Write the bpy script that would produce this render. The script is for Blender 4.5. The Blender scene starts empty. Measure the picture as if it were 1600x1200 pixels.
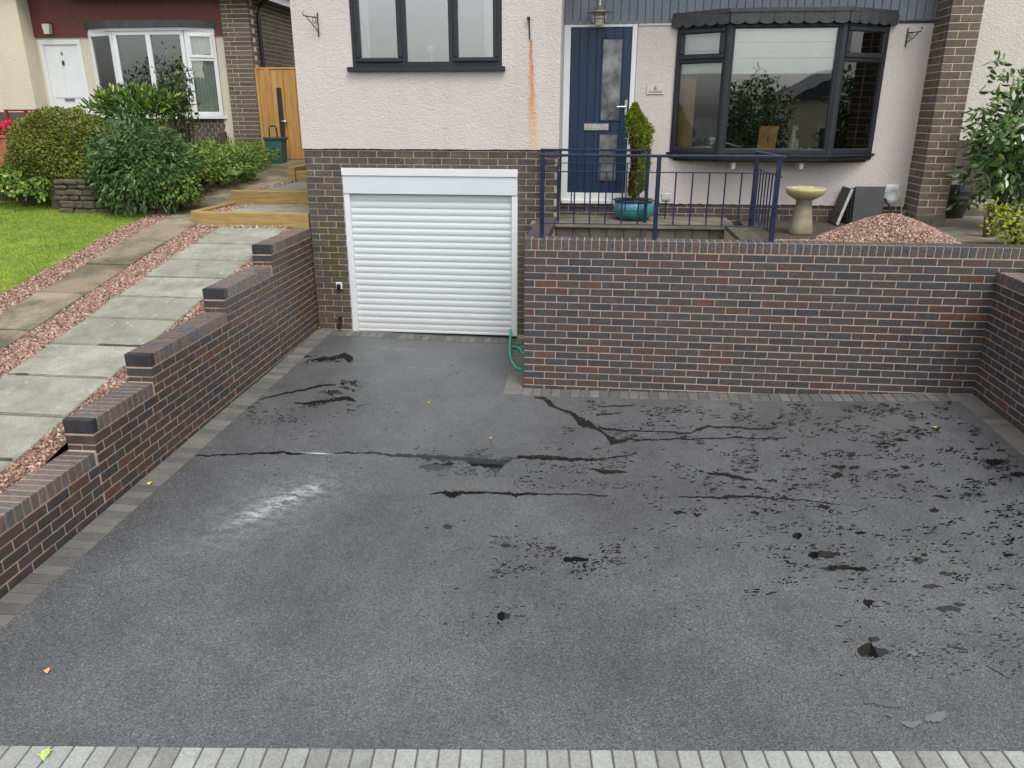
import bpy, math, random
import numpy as np
from mathutils import Vector, Matrix, noise as mnoise

random.seed(7)
scene = bpy.context.scene
COL = scene.collection

# ------------------------------------------------------------------ camera
F = 1197.84
YAW, PITCH, ROLL = -0.11544, 0.33826, -0.00112
CAM = np.array([0.7645, -7.6485, 2.7512])
_ca, _sa = math.cos(YAW), math.sin(YAW)
W_ = np.array([_sa * math.cos(PITCH), _ca * math.cos(PITCH), -math.sin(PITCH)])
_r = np.array([_ca, -_sa, 0.0])
_d = np.cross(W_, _r)
R_ = math.cos(ROLL) * _r + math.sin(ROLL) * _d
D_ = -math.sin(ROLL) * _r + math.cos(ROLL) * _d
cam_data = bpy.data.cameras.new('camera')
cam_data.sensor_fit = 'HORIZONTAL'
cam_data.sensor_width = 36.0
cam_data.lens = 36.0 * F / 1600.0
cam_data.clip_start = 0.05
cam_data.clip_end = 2000
cam = bpy.data.objects.new('camera', cam_data)
COL.objects.link(cam)
M4 = Matrix.Identity(4)
for i in range(3):
    M4[i][0], M4[i][1], M4[i][2], M4[i][3] = R_[i], -D_[i], -W_[i], CAM[i]
cam.matrix_world = M4
scene.camera = cam

# ------------------------------------------------------------------ light
world = bpy.data.worlds.new('World')
scene.world = world
world.use_nodes = True
wn = world.node_tree
wn.nodes.clear()
SUN_EL, SUN_AZ = math.radians(60), math.radians(150)
sky = wn.nodes.new('ShaderNodeTexSky')
sky.sky_type = 'NISHITA'
sky.sun_disc = False
sky.sun_elevation = SUN_EL
sky.sun_rotation = SUN_AZ
sky.air_density = 1.0
sky.dust_density = 3.0
hs = wn.nodes.new('ShaderNodeHueSaturation')
hs.inputs['Saturation'].default_value = 0.22
bg = wn.nodes.new('ShaderNodeBackground')
bg.inputs['Strength'].default_value = 0.15
wo = wn.nodes.new('ShaderNodeOutputWorld')
wn.links.new(sky.outputs[0], hs.inputs['Color'])
wn.links.new(hs.outputs[0], bg.inputs[0])
wn.links.new(bg.outputs[0], wo.inputs[0])
sd = bpy.data.lights.new('sun', 'SUN')
sd.energy = 0.7
sd.angle = math.radians(25)
sd.color = (1.0, 0.97, 0.93)
so = bpy.data.objects.new('sun', sd)
COL.objects.link(so)
sdir = Vector((math.sin(SUN_AZ) * math.cos(SUN_EL), math.cos(SUN_AZ) * math.cos(SUN_EL), math.sin(SUN_EL)))
so.rotation_euler = sdir.to_track_quat('Z', 'Y').to_euler()
so.location = (0, -5, 12)
vs = scene.view_settings
vs.view_transform = 'Standard'
vs.look = 'None'
vs.gamma = 1.0
vs.exposure = 0.82
vs.use_curve_mapping = False


# ------------------------------------------------------------------ pixel helpers (a pixel gives a direction; the plane it meets gives the place)
def ray(u, v):
    return W_ + R_ * (u - 800) / F + D_ * (v - 600) / F


def at(u, v, x=None, y=None, z=None):
    q = ray(u, v)
    if y is not None:
        t = (y - CAM[1]) / q[1]
    elif x is not None:
        t = (x - CAM[0]) / q[0]
    else:
        t = (z - CAM[2]) / q[2]
    return CAM + t * q


def ax(u, v, y): return float(at(u, v, y=y)[0])
def az(u, v, y): return float(at(u, v, y=y)[2])


def zd(x, y):
    """height of the tarmac drive: a shallow bowl draining to the wall corner"""
    k = 1.0 if y > -0.8 else max(0.25, 1.0 + (y + 0.8) * 0.2)
    return (0.00645 * x * x + 0.001 * x) * k + 0.014 * max(0.0, y)


HY = [-14, -6, -3.03, 1.5, 7, 14]
HZ = [-0.02, 0.0, 0.55, 1.365, 1.93, 2.1]
def hz(y): return float(np.interp(y, HY, HZ))


def hit(u, v, fn):
    q = ray(u, v)
    ts = np.linspace(1.5, 26, 2400)
    P = CAM + ts[:, None] * q
    for p in P:
        if p[2] < fn(p[0], p[1]):
            return p
    return P[-1]


def hd(u, v): return hit(u, v, zd)
def hg(u, v): return hit(u, v, lambda x, y: hz(y))


# ------------------------------------------------------------------ node helpers
class NT:
    def __init__(s, name):
        s.m = bpy.data.materials.new(name)
        s.m.use_nodes = True
        s.t = s.m.node_tree
        s.t.nodes.clear()
        s.out = s.t.nodes.new('ShaderNodeOutputMaterial')
        s.b = s.t.nodes.new('ShaderNodeBsdfPrincipled')
        s.l(s.b.outputs[0], s.out.inputs[0])
        s._pos = None

    def l(s, a, b): s.t.links.new(a, b)

    def put(s, sock, v):
        if hasattr(v, 'is_linked') or isinstance(v, bpy.types.NodeSocket):
            s.l(v, sock)
        else:
            if sock.type == 'RGBA' and len(v) == 3:
                v = (*v, 1)
            sock.default_value = v

    def set(s, **k):
        names = dict(color='Base Color', rough='Roughness', metal='Metallic', normal='Normal', spec='Specular IOR Level', ior='IOR',
                     coat='Coat Weight', trans='Transmission Weight', coatr='Coat Roughness')
        for a, v in k.items():
            s.put(s.b.inputs[names[a]], v)
        return s

    def pos(s):
        if s._pos is None:
            s._pos = s.t.nodes.new('ShaderNodeNewGeometry').outputs['Position']
        return s._pos

    def sep(s, v):
        n = s.t.nodes.new('ShaderNodeSeparateXYZ'); s.l(v, n.inputs[0]); return n.outputs

    def mapping(s, v, scale=(1, 1, 1), loc=(0, 0, 0), rot=(0, 0, 0)):
        n = s.t.nodes.new('ShaderNodeMapping'); s.l(v, n.inputs[0])
        n.inputs['Location'].default_value = loc; n.inputs['Rotation'].default_value = rot; n.inputs['Scale'].default_value = scale
        return n.outputs[0]

    def noise(s, scale, detail=3, rough=0.55, vec=None, color=False):
        n = s.t.nodes.new('ShaderNodeTexNoise')
        s.l(vec if vec is not None else s.pos(), n.inputs['Vector'])
        n.inputs['Scale'].default_value = scale; n.inputs['Detail'].default_value = detail; n.inputs['Roughness'].default_value = rough
        return n.outputs['Color' if color else 'Fac']

    def vor(s, scale, vec=None, out='Distance', feature='F1'):
        n = s.t.nodes.new('ShaderNodeTexVoronoi'); n.feature = feature
        s.l(vec if vec is not None else s.pos(), n.inputs['Vector']); n.inputs['Scale'].default_value = scale
        return n.outputs[out]

    def wave(s, scale, vec=None, dist=0.0, axis='X', dscale=1.0):
        n = s.t.nodes.new('ShaderNodeTexWave'); n.bands_direction = axis
        s.l(vec if vec is not None else s.pos(), n.inputs['Vector'])
        n.inputs['Scale'].default_value = scale; n.inputs['Distortion'].default_value = dist; n.inputs['Detail Scale'].default_value = dscale
        return n.outputs['Fac']

    def ramp(s, fac, stops, interp='LINEAR'):
        n = s.t.nodes.new('ShaderNodeValToRGB'); n.color_ramp.interpolation = interp
        e = n.color_ramp.elements
        while len(e) < len(stops):
            e.new(0.5)
        for k, (p, c) in enumerate(stops):
            e[k].position = p
            e[k].color = (c, c, c, 1) if isinstance(c, (int, float)) else (*c, 1)
        s.put(n.inputs[0], fac)
        return n.outputs[0]

    def math(s, op, a, b=0.0, clamp=False):
        n = s.t.nodes.new('ShaderNodeMath'); n.operation = op; n.use_clamp = clamp
        s.put(n.inputs[0], a); s.put(n.inputs[1], b)
        return n.outputs[0]

    def mix(s, fac, a, b, blend='MIX'):
        n = s.t.nodes.new('ShaderNodeMix'); n.data_type = 'RGBA'; n.blend_type = blend
        s.put(n.inputs[0], fac); s.put(n.inputs[6], a); s.put(n.inputs[7], b)
        return n.outputs[2]

    def bump(s, h, strength=0.5, dist=0.01, normal=None):
        n = s.t.nodes.new('ShaderNodeBump')
        s.put(n.inputs['Strength'], strength); n.inputs['Distance'].default_value = dist
        s.l(h, n.inputs['Height'])
        if normal is not None: s.l(normal, n.inputs['Normal'])
        s.l(n.outputs[0], s.b.inputs['Normal'])
        return n.outputs[0]

    def rnd(s, how):
        if how == 'obj':
            return s.t.nodes.new('ShaderNodeObjectInfo').outputs['Random']
        return s.t.nodes.new('ShaderNodeNewGeometry').outputs['Random Per Island']

    def gauss(s, cx, cy, sx, sy, rot=0.0, vec=None, ps='xy'):
        """1 inside an ellipse in plan, fading outside"""
        p = s.mapping(vec if vec is not None else s.pos(), loc=(0, 0, 0))
        o = s.sep(p)
        a, b = (o[0], o[1]) if ps == 'xy' else (o[0], o[2])
        dx = s.math('SUBTRACT', a, cx); dy = s.math('SUBTRACT', b, cy)
        c, q = math.cos(rot), math.sin(rot)
        ex = s.math('ADD', s.math('MULTIPLY', dx, c / sx), s.math('MULTIPLY', dy, q / sx))
        ey = s.math('ADD', s.math('MULTIPLY', dx, -q / sy), s.math('MULTIPLY', dy, c / sy))
        r2 = s.math('ADD', s.math('MULTIPLY', ex, ex), s.math('MULTIPLY', ey, ey))
        return s.math('EXPONENT', s.math('MULTIPLY', r2, -1.0))


def simple(name, col, rough=0.5, var=0.12, scale=8, bump=0.0, bscale=60, metal=0.0, spec=None, bdist=0.003, dirt=None):
    n = NT(name)
    f = n.noise(scale, 4)
    lo = tuple(c * (1 - var) for c in col); hi = tuple(min(1, c * (1 + var)) for c in col)
    c = n.ramp(f, [(0.3, lo), (0.7, hi)])
    if dirt:
        c = n.mix(n.ramp(n.noise(scale * 3, 5), [(0.5, 0), (0.75, dirt[1])]), c, dirt[0])
    n.set(color=c, rough=n.ramp(n.noise(scale * 2.3, 3), [(0.3, max(0.02, rough - 0.08)), (0.7, min(1, rough + 0.08))]), metal=metal)
    if spec is not None: n.set(spec=spec)
    if bump: n.bump(n.noise(bscale, 4), bump, bdist)
    return n.m


def brick_mat(name, how, cols, smear, smear_amt, rough=0.55, bump=0.25, bscale=90, spec=0.4, stain=None):
    n = NT(name)
    r = n.rnd(how)
    c = n.ramp(r, cols, 'CONSTANT')
    c = n.mix(n.ramp(n.noise(3.1, 3), [(0.3, 0.0), (0.7, 0.35)]), c, n.mix(0.5, c, cols[0][1]))
    v = n.ramp(n.noise(22, 5), [(0.25, 0.72), (0.75, 1.3)])
    c = n.mix(1.0, c, v, 'MULTIPLY')
    c = n.mix(n.math('MULTIPLY', n.ramp(n.noise(7, 6, 0.7), [(0.55, 0), (0.75, 1)]), smear_amt), c, smear)
    if stain: c = stain(n, c)
    n.set(color=c, rough=n.ramp(n.noise(35, 3), [(0.3, rough - 0.1), (0.7, rough + 0.12)]), spec=spec)
    n.bump(n.noise(bscale, 5), bump, 0.004)
    return n.m


# ------------------------------------------------------------------ mesh builder
class MB:
    def __init__(s, xf=None):
        s.v, s.f, s.xf = [], [], xf

    def add(s, vs, fs):
        o = len(s.v)
        if s.xf is not None:
            vs = [tuple(s.xf @ Vector(p)) for p in vs]
        s.v.extend(vs)
        s.f.extend([tuple(i + o for i in f) for f in fs])
        return s

    def box(s, x0, x1, y0, y1, z0, z1, ch=0.0):
        if x1 < x0: x0, x1 = x1, x0
        if y1 < y0: y0, y1 = y1, y0
        if z1 < z0: z0, z1 = z1, z0
        if ch <= 0:
            vs = [(x, y, z) for x in (x0, x1) for y in (y0, y1) for z in (z0, z1)]
            return s.add(vs, [(0, 1, 3, 2), (4, 6, 7, 5), (0, 4, 5, 1), (2, 3, 7, 6), (0, 2, 6, 4), (1, 5, 7, 3)])
        ch = min(ch, (x1 - x0) * .45, (y1 - y0) * .45, (z1 - z0) * .45)
        vs, idx = [], {}
        for i, (x, sx) in enumerate(((x0, 1), (x1, -1))):
            for j, (y, sy) in enumerate(((y0, 1), (y1, -1))):
                for k, (z, sz) in enumerate(((z0, 1), (z1, -1))):
                    idx[i, j, k] = len(vs)
                    vs += [(x, y + sy * ch, z + sz * ch), (x + sx * ch, y, z + sz * ch), (x + sx * ch, y + sy * ch, z)]
        g = lambda i, j, k, a: idx[i, j, k] + a
        fs = []
        for i in (0, 1): fs.append([g(i, 0, 0, 0), g(i, 0, 1, 0), g(i, 1, 1, 0), g(i, 1, 0, 0)])
        for j in (0, 1): fs.append([g(0, j, 0, 1), g(1, j, 0, 1), g(1, j, 1, 1), g(0, j, 1, 1)])
        for k in (0, 1): fs.append([g(0, 0, k, 2), g(0, 1, k, 2), g(1, 1, k, 2), g(1, 0, k, 2)])
        for j in (0, 1):
            for k in (0, 1): fs.append([g(0, j, k, 1), g(1, j, k, 1), g(1, j, k, 2), g(0, j, k, 2)])
        for i in (0, 1):
            for k in (0, 1): fs.append([g(i, 0, k, 0), g(i, 1, k, 0), g(i, 1, k, 2), g(i, 0, k, 2)])
        for i in (0, 1):
            for j in (0, 1): fs.append([g(i, j, 0, 0), g(i, j, 1, 0), g(i, j, 1, 1), g(i, j, 0, 1)])
        for i in (0, 1):
            for j in (0, 1):
                for k in (0, 1): fs.append([g(i, j, k, 0), g(i, j, k, 1), g(i, j, k, 2)])
        cx, cy, cz = (x0 + x1) / 2, (y0 + y1) / 2, (z0 + z1) / 2
        out = []
        for f in fs:
            a, b, c = (Vector(vs[t]) for t in f[:3])
            nrm = (b - a).cross(c - a)
            mid = sum((Vector(vs[t]) for t in f), Vector()) / len(f) - Vector((cx, cy, cz))
            out.append(tuple(f) if nrm.dot(mid) > 0 else tuple(reversed(f)))
        return s.add(vs, out)

    def prism(s, poly, a0, a1, axis='y'):
        """extrude a closed 2D polygon along an axis (poly is (x,z) for y, (x,y) for z, (y,z) for x)"""
        n = len(poly)
        P = {'y': lambda p, a: (p[0], a, p[1]), 'z': lambda p, a: (p[0], p[1], a), 'x': lambda p, a: (a, p[0], p[1])}[axis]
        vs = [P(p, a0) for p in poly] + [P(p, a1) for p in poly]
        fs = [tuple(range(n)), tuple(range(2 * n - 1, n - 1, -1))]
        fs += [(i, i + n, (i + 1) % n + n, (i + 1) % n) for i in range(n)]
        return s.add(vs, fs)

    def bar(s, p0, p1, w, h=None, ch=0.0):
        h = h or w
        p0, p1 = Vector(p0), Vector(p1)
        d = p1 - p0
        q = d.to_track_quat('X', 'Z').to_matrix().to_4x4()
        t = MB(Matrix.Translation(p0) @ q)
        t.box(0, d.length, -w / 2, w / 2, -h / 2, h / 2, ch)
        return s.add(t.v, t.f)

    def tube(s, pts, r, n=8, r1=None):
        pts = [Vector(p) for p in pts]
        m = len(pts)
        vs, fs = [], []
        up = Vector((0, 0, 1))
        for i, p in enumerate(pts):
            t = (pts[min(i + 1, m - 1)] - pts[max(i - 1, 0)]).normalized()
            a = t.cross(up if abs(t.z) < .95 else Vector((1, 0, 0))).normalized()
            b = t.cross(a)
            rr = r if r1 is None else r + (r1 - r) * i / max(1, m - 1)
            vs += [tuple(p + a * rr * math.cos(2 * math.pi * k / n) + b * rr * math.sin(2 * math.pi * k / n)) for k in range(n)]
        for i in range(m - 1):
            for k in range(n):
                fs.append((i * n + k, i * n + (k + 1) % n, (i + 1) * n + (k + 1) % n, (i + 1) * n + k))
        fs.append(tuple(reversed(range(n)))); fs.append(tuple(range((m - 1) * n, m * n)))
        return s.add(vs, fs)

    def lathe(s, prof, c, n=28, sx=1.0):
        vs, fs = [], []
        for (r, z) in prof:
            vs += [(c[0] + sx * r * math.cos(2 * math.pi * k / n), c[1] + r * math.sin(2 * math.pi * k / n), c[2] + z) for k in range(n)]
        for i in range(len(prof) - 1):
            for k in range(n):
                fs.append((i * n + k, i * n + (k + 1) % n, (i + 1) * n + (k + 1) % n, (i + 1) * n + k))
        fs.append(tuple(reversed(range(n)))); fs.append(tuple(range((len(prof) - 1) * n, len(prof) * n)))
        return s.add(vs, fs)

    def mesh(s, name, mat, smooth=False):
        me = bpy.data.meshes.new(name)
        me.from_pydata(s.v, [], s.f)
        if mat: me.materials.append(mat)
        if smooth: me.shade_smooth()
        me.update()
        return me

    def build(s, name, mat, parent=None, smooth=False, kind=None):
        o = bpy.data.objects.new(name, s.mesh(name, mat, smooth))
        COL.objects.link(o)
        if parent is not None:
            o.parent = parent
            o.matrix_parent_inverse = Matrix.Identity(4)
            lw = world_of(parent)
            if lw != Matrix.Identity(4) and s.xf is not False:
                pass
        if kind: o['kind'] = kind
        return o


def world_of(o):
    m = o.matrix_basis.copy()
    return m if o.parent is None else world_of(o.parent) @ m


def empty(name, loc=(0, 0, 0), rz=0.0):
    o = bpy.data.objects.new(name, None)
    o.empty_display_size = 0.1
    COL.objects.link(o)
    o.location = loc
    o.rotation_euler = (0, 0, rz)
    o.matrix_basis = Matrix.Translation(loc) @ Matrix.Rotation(rz, 4, 'Z')
    return o


def tag(o, label, cat, group=None, kind=None):
    if label: o['label'] = label
    if cat: o['category'] = cat
    if group: o['group'] = group
    if kind: o['kind'] = kind
    return o


def thing(name, label, cat, loc=(0, 0, 0), rz=0.0, group=None):
    return tag(empty(name, loc, rz), label, cat, group)


def local(parent):
    """builder whose coordinates are world coordinates, stored relative to the parent"""
    return MB(world_of(parent).inverted())


def from_arrays(name, v, f, mat, parent=None, smooth=False, kind=None):
    me = bpy.data.meshes.new(name)
    me.from_pydata(v.tolist() if hasattr(v, 'tolist') else v, [], f.tolist() if hasattr(f, 'tolist') else f)
    me.materials.append(mat)
    if smooth: me.shade_smooth()
    o = bpy.data.objects.new(name, me)
    COL.objects.link(o)
    if parent is not None: o.parent = parent
    if kind: o['kind'] = kind
    return o


_bm = {}
def brick_mesh(L, D, H, mat, ch=0.003):
    k = (round(L, 3), round(D, 3), round(H, 3), mat.name)
    if k not in _bm:
        _bm[k] = MB().box(-L / 2, L / 2, -D / 2, D / 2, -H / 2, H / 2, ch).mesh('brick', mat)
    return _bm[k]


def lay(parent, bricks, mat_obj, mat_isl, limit=300, score=None, name='brick', jit=0.0012, stuff='brick_fill', ch=0.003):
    """bricks: (cx, cy, cz, L, D, H) in the parent's coordinates; the `limit` largest in view are objects of their own"""
    if score: bricks = sorted(bricks, key=score, reverse=True)
    rr = random.Random(len(bricks))
    rest = MB()
    for i, (x, y, z, L, D, H) in enumerate(bricks):
        dy = rr.uniform(-jit, jit)
        a = (rr.uniform(-.004, .004), rr.uniform(-.003, .003), rr.uniform(-.005, .005)) if jit else (0, 0, 0)
        if i < limit:
            o = bpy.data.objects.new(name, brick_mesh(L, D, H, mat_obj, ch))
            COL.objects.link(o)
            o.parent = parent
            o.location = (x, y + dy, z)
            o.rotation_euler = a
        else:
            t = MB().box(-L / 2, L / 2, -D / 2, D / 2, -H / 2, H / 2, ch)
            rest.add([(p[0] + x, p[1] + y + dy, p[2] + z) for p in t.v], t.f)
    if rest.v:
        rest.build(stuff, mat_isl, parent, kind='stuff')


def courses(u0, u1, z0, n, pitch=.075, step=.225, joint=.01, depth=.1, base=None, top_first=True, par=0, y=0.0, skip=None):
    """stretcher bond between u0 and u1, n courses going down from z0 (bottom of the coping joint)"""
    out = []
    for k in range(n):
        zc = z0 - pitch * k - joint / 2 - (pitch - joint) / 2
        u = u0
        half = (k + par) % 2 == 0
        first = True
        while u < u1 - .02:
            L = (step - joint) / 2 - joint / 2 if (half and first) else step - joint
            L = min(L, u1 - u)
            first = False
            segs = [(u, u + L)]
            if skip: segs = skip(u, u + L, zc)
            for a, b in segs:
                if b - a > .025: out.append(((a + b) / 2, y + depth / 2, zc, b - a, depth, pitch - joint))
            u += L + joint
    return out


# foliage -----------------------------------------------------------------
def leaf_mesh(P, A, N, ln, wd, rng, shape='diamond', fold=0.25):
    n = len(P)
    A = A / np.linalg.norm(A, axis=1, keepdims=True)
    S = np.cross(A, N); S /= np.linalg.norm(S, axis=1, keepdims=True) + 1e-9
    U = np.cross(S, A)
    ln = ln * rng.uniform(.65, 1.25, (n, 1)); wd = wd * rng.uniform(.7, 1.2, (n, 1))
    if shape == 'diamond':
        V = np.stack([P, P + A * ln * .5 + S * wd * .5 - U * wd * fold, P + A * ln - U * ln * .1, P + A * ln * .5 - S * wd * .5 - U * wd * fold], 1)
        Fc = np.arange(n)[:, None] * 4 + np.array([[0, 1, 2, 0, 2, 3]])
        return V.reshape(-1, 3), Fc.reshape(-1, 3)
    V = np.stack([P, P + A * ln * .3 + S * wd * .45 - U * wd * fold, P + A * ln * .7 + S * wd * .4 - U * (wd * fold + ln * .06), P + A * ln - U * ln * .16,
                  P + A * ln * .7 - S * wd * .4 - U * (wd * fold + ln * .06), P + A * ln * .3 - S * wd * .45 - U * wd * fold], 1)
    Fc = np.arange(n)[:, None] * 6 + np.array([[0, 1, 2, 3, 0, 3, 4, 5]])
    return V.reshape(-1, 3), Fc.reshape(-1, 4)


def shell(n, c, r, rng, inner=.55, lump=.13, lf=3.0, zmin=-1.0, flat=0.0):
    d = rng.normal(size=(n * 2, 3)); d /= np.linalg.norm(d, axis=1, keepdims=True)
    d = d[d[:, 2] > zmin][:n]
    n = len(d)
    k = 1 - (1 - inner) * rng.uniform(0, 1, n) ** 2
    ph = rng.uniform(0, 6.28, 6)
    lum = 1 + lump * (np.sin(d[:, 0] * lf * 2 + ph[0]) * np.sin(d[:, 1] * lf * 2.3 + ph[1]) + np.sin(d[:, 2] * lf * 2.7 + ph[2]) * np.cos(d[:, 0] * lf * 1.7 + ph[3])) \
        + lump * .6 * np.sin(d[:, 0] * lf * 5 + ph[4]) * np.sin(d[:, 2] * lf * 5 + ph[5])
    P = np.array(c) + d * np.array(r) * (k * lum)[:, None]
    return P, d


def shrub(name, label, c, r, n, ln, wd, mat, base_z, stem_mat, seed, cat='shrub', shape='diamond', inner=.55, lump=.13, droop=0.15, out=1.0, group=None, rand=.7, zmin=-.8, extra=None):
    rng = np.random.default_rng(seed)
    root = thing(name, label, cat, (c[0], c[1], base_z), group=group)
    P, d = shell(n, c, r, rng, inner, lump, zmin=zmin)
    A = d * out + rng.normal(size=d.shape) * rand + np.array([0, 0, -droop])
    Nn = d + np.array([0, 0, .8]) + rng.normal(size=d.shape) * .35
    V, Fc = leaf_mesh(P, A, Nn, ln, wd, rng, shape)
    V = V - np.array([c[0], c[1], base_z])
    from_arrays('foliage', V, Fc, mat, root, kind='stuff')
    mb = MB()
    for k in range(9):
        a = rng.uniform(0, 6.28); e = rng.uniform(.35, .95)
        tip = Vector((math.cos(a) * r[0] * .75 * e, math.sin(a) * r[1] * .75 * e, c[2] - base_z + r[2] * rng.uniform(-.2, .7)))
        b0 = Vector((math.cos(a) * .05, math.sin(a) * .05, -0.02))
        mid = b0.lerp(tip, .5) + Vector((rng.uniform(-.05, .05), rng.uniform(-.05, .05), .06))
        mb.tube([b0, mid, tip], .014, 6, .004)
    mb.build('branches', stem_mat, root)
    return root


def leaf_mat(name, cols, rough=.45, trans=0.25, spec=.5):
    n = NT(name)
    r = n.rnd('isl')
    c = n.ramp(r, cols)
    c = n.mix(1.0, c, n.ramp(n.noise(3, 2), [(0.3, .75), (0.7, 1.25)]), 'MULTIPLY')
    n.set(color=c, rough=rough, spec=spec)
    tr = n.t.nodes.new('ShaderNodeBsdfTranslucent'); n.l(c, tr.inputs[0])
    mx = n.t.nodes.new('ShaderNodeMixShader'); mx.inputs[0].default_value = trans
    n.l(n.b.outputs[0], mx.inputs[1]); n.l(tr.outputs[0], mx.inputs[2]); n.l(mx.outputs[0], n.out.inputs[0])
    return n.m


def stones(P, size, rng, flat=.65):
    """many small angular stones in one mesh"""
    t = (1 + 5 ** .5) / 2
    iv = np.array([(-1, t, 0), (1, t, 0), (-1, -t, 0), (1, -t, 0), (0, -1, t), (0, 1, t), (0, -1, -t), (0, 1, -t), (t, 0, -1), (t, 0, 1), (-t, 0, -1), (-t, 0, 1)], float)
    iv /= np.linalg.norm(iv[0])
    fc = np.array([(0, 11, 5), (0, 5, 1), (0, 1, 7), (0, 7, 10), (0, 10, 11), (1, 5, 9), (5, 11, 4), (11, 10, 2), (10, 7, 6), (7, 1, 8), (3, 9, 4), (3, 4, 2), (3, 2, 6), (3, 6, 8), (3, 8, 9), (4, 9, 5), (2, 4, 11), (6, 2, 10), (8, 6, 7), (9, 8, 1)])
    n = len(P)
    V = iv[None] * rng.uniform(.7, 1.3, (n, 12, 1))
    s = size * rng.uniform(.55, 1.25, (n, 1)) * np.stack([rng.uniform(.8, 1.4, n), rng.uniform(.6, 1.0, n), rng.uniform(.45, .8, n)], 1)
    V = V * s[:, None, :]
    q = rng.normal(size=(n, 4)); q[:, 1:3] *= flat; q /= np.linalg.norm(q, axis=1, keepdims=True)
    w, x, y, z = q.T
    R = np.stack([1 - 2 * (y * y + z * z), 2 * (x * y - z * w), 2 * (x * z + y * w), 2 * (x * y + z * w), 1 - 2 * (x * x + z * z), 2 * (y * z - x * w), 2 * (x * z - y * w), 2 * (y * z + x * w), 1 - 2 * (x * x + y * y)], 1).reshape(n, 3, 3)
    V = np.einsum('nij,nkj->nki', R, V) + P[:, None, :]
    Fc = (np.arange(n)[:, None, None] * 12 + fc[None]).reshape(-1, 3)
    return V.reshape(-1, 3), Fc
# ------------------------------------------------------------------ materials
BLUE = [(0.0, (0.051, 0.050, 0.056)), (0.24, (0.060, 0.053, 0.055)), (0.44, (0.065, 0.053, 0.053)), (0.64, (0.040, 0.041, 0.048)), (0.80, (0.070, 0.049, 0.047)), (0.915, (0.084, 0.046, 0.039)), (0.975, (0.110, 0.049, 0.035))]
BRN = [(0.0, (0.053, 0.042, 0.040)), (0.22, (0.062, 0.045, 0.040)), (0.42, (0.046, 0.040, 0.042)), (0.60, (0.070, 0.046, 0.040)), (0.74, (0.038, 0.037, 0.041)), (0.86, (0.080, 0.045, 0.034)), (0.955, (0.100, 0.048, 0.029))]
COPC = [(0.0, (.120, .098, .092)), (0.25, (.140, .100, .089)), (0.5, (.095, .090, .094)), (0.7, (.150, .108, .096)), (0.87, (.120, .085, .076))]
M_brickl = brick_mat('brown_brindle_brick', 'obj', BRN, (.16, .14, .13), .25, rough=.40, bump=.14, spec=.65)
M_brickl_i = brick_mat('brown_brindle_brick_fill', 'isl', BRN, (.16, .14, .13), .25, rough=.40, bump=.14, spec=.65)
COPF = [(0.0, (.066, .064, .070)), (0.24, (.082, .066, .064)), (0.5, (.060, .062, .070)), (0.7, (.090, .068, .062)), (0.87, (.076, .066, .066))]
M_copf = brick_mat('front_coping_brick', 'obj', COPF, (.22, .20, .19), .2, rough=.30, bump=.10, spec=1.0)
M_copf_i = brick_mat('front_coping_brick_fill', 'isl', COPF, (.22, .20, .19), .2, rough=.30, bump=.10, spec=1.0)
M_cop = brick_mat('coping_brick', 'obj', COPC, (.26, .23, .22), .22, rough=.28, bump=.08, spec=1.0)
M_cop_i = brick_mat('coping_brick_fill', 'isl', COPC, (.26, .23, .22), .22, rough=.28, bump=.08, spec=1.0)
M_brick = brick_mat('brindle_brick', 'obj', BLUE, (.16, .14, .14), .25, rough=.40, bump=.14, spec=.65)
M_brick_i = brick_mat('brindle_brick_fill', 'isl', BLUE, (.16, .14, .14), .25, rough=.40, bump=.14, spec=.65)
BROWN = [(0.0, (.088, .074, .062)), (0.3, (.072, .062, .055)), (0.55, (.100, .084, .070)), (0.8, (.080, .070, .066)), (0.93, (.115, .092, .070))]


def algae(n, c):
    o = n.sep(n.pos())
    wob = n.math('MULTIPLY', n.math('SUBTRACT', n.noise(4, 4), .5), .28)
    xx = n.math('ADD', o[0], wob)
    streak = n.math('MULTIPLY', n.ramp(n.math('ABSOLUTE', n.math('ADD', n.math('ADD', xx, 2.64), n.math('MULTIPLY', n.math('SUBTRACT', o[2], 1.2), .12))), [(0.02, 1), (0.16, 0)]),
                    n.ramp(n.math('MULTIPLY', o[2], .5), [(0.2, 0), (0.3, .8), (0.68, 1), (0.78, 0)]))
    c = n.mix(n.math('MULTIPLY', streak, .75), c, (.075, .078, .016))
    damp = n.math('MULTIPLY', n.ramp(n.math('ADD', o[0], wob), [(0, 1), (1, 1)]), n.ramp(n.math('ADD', o[2], wob), [(0.25, 1), (0.75, 0)]))
    left = n.ramp(n.math('ADD', n.math('MULTIPLY', xx, 1.0), 3.0), [(0.2, 1), (0.42, 0)])
    c = n.mix(n.math('MULTIPLY', n.math('MULTIPLY', damp, left), .75), c, (.115, .07, .045))
    return c


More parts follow.
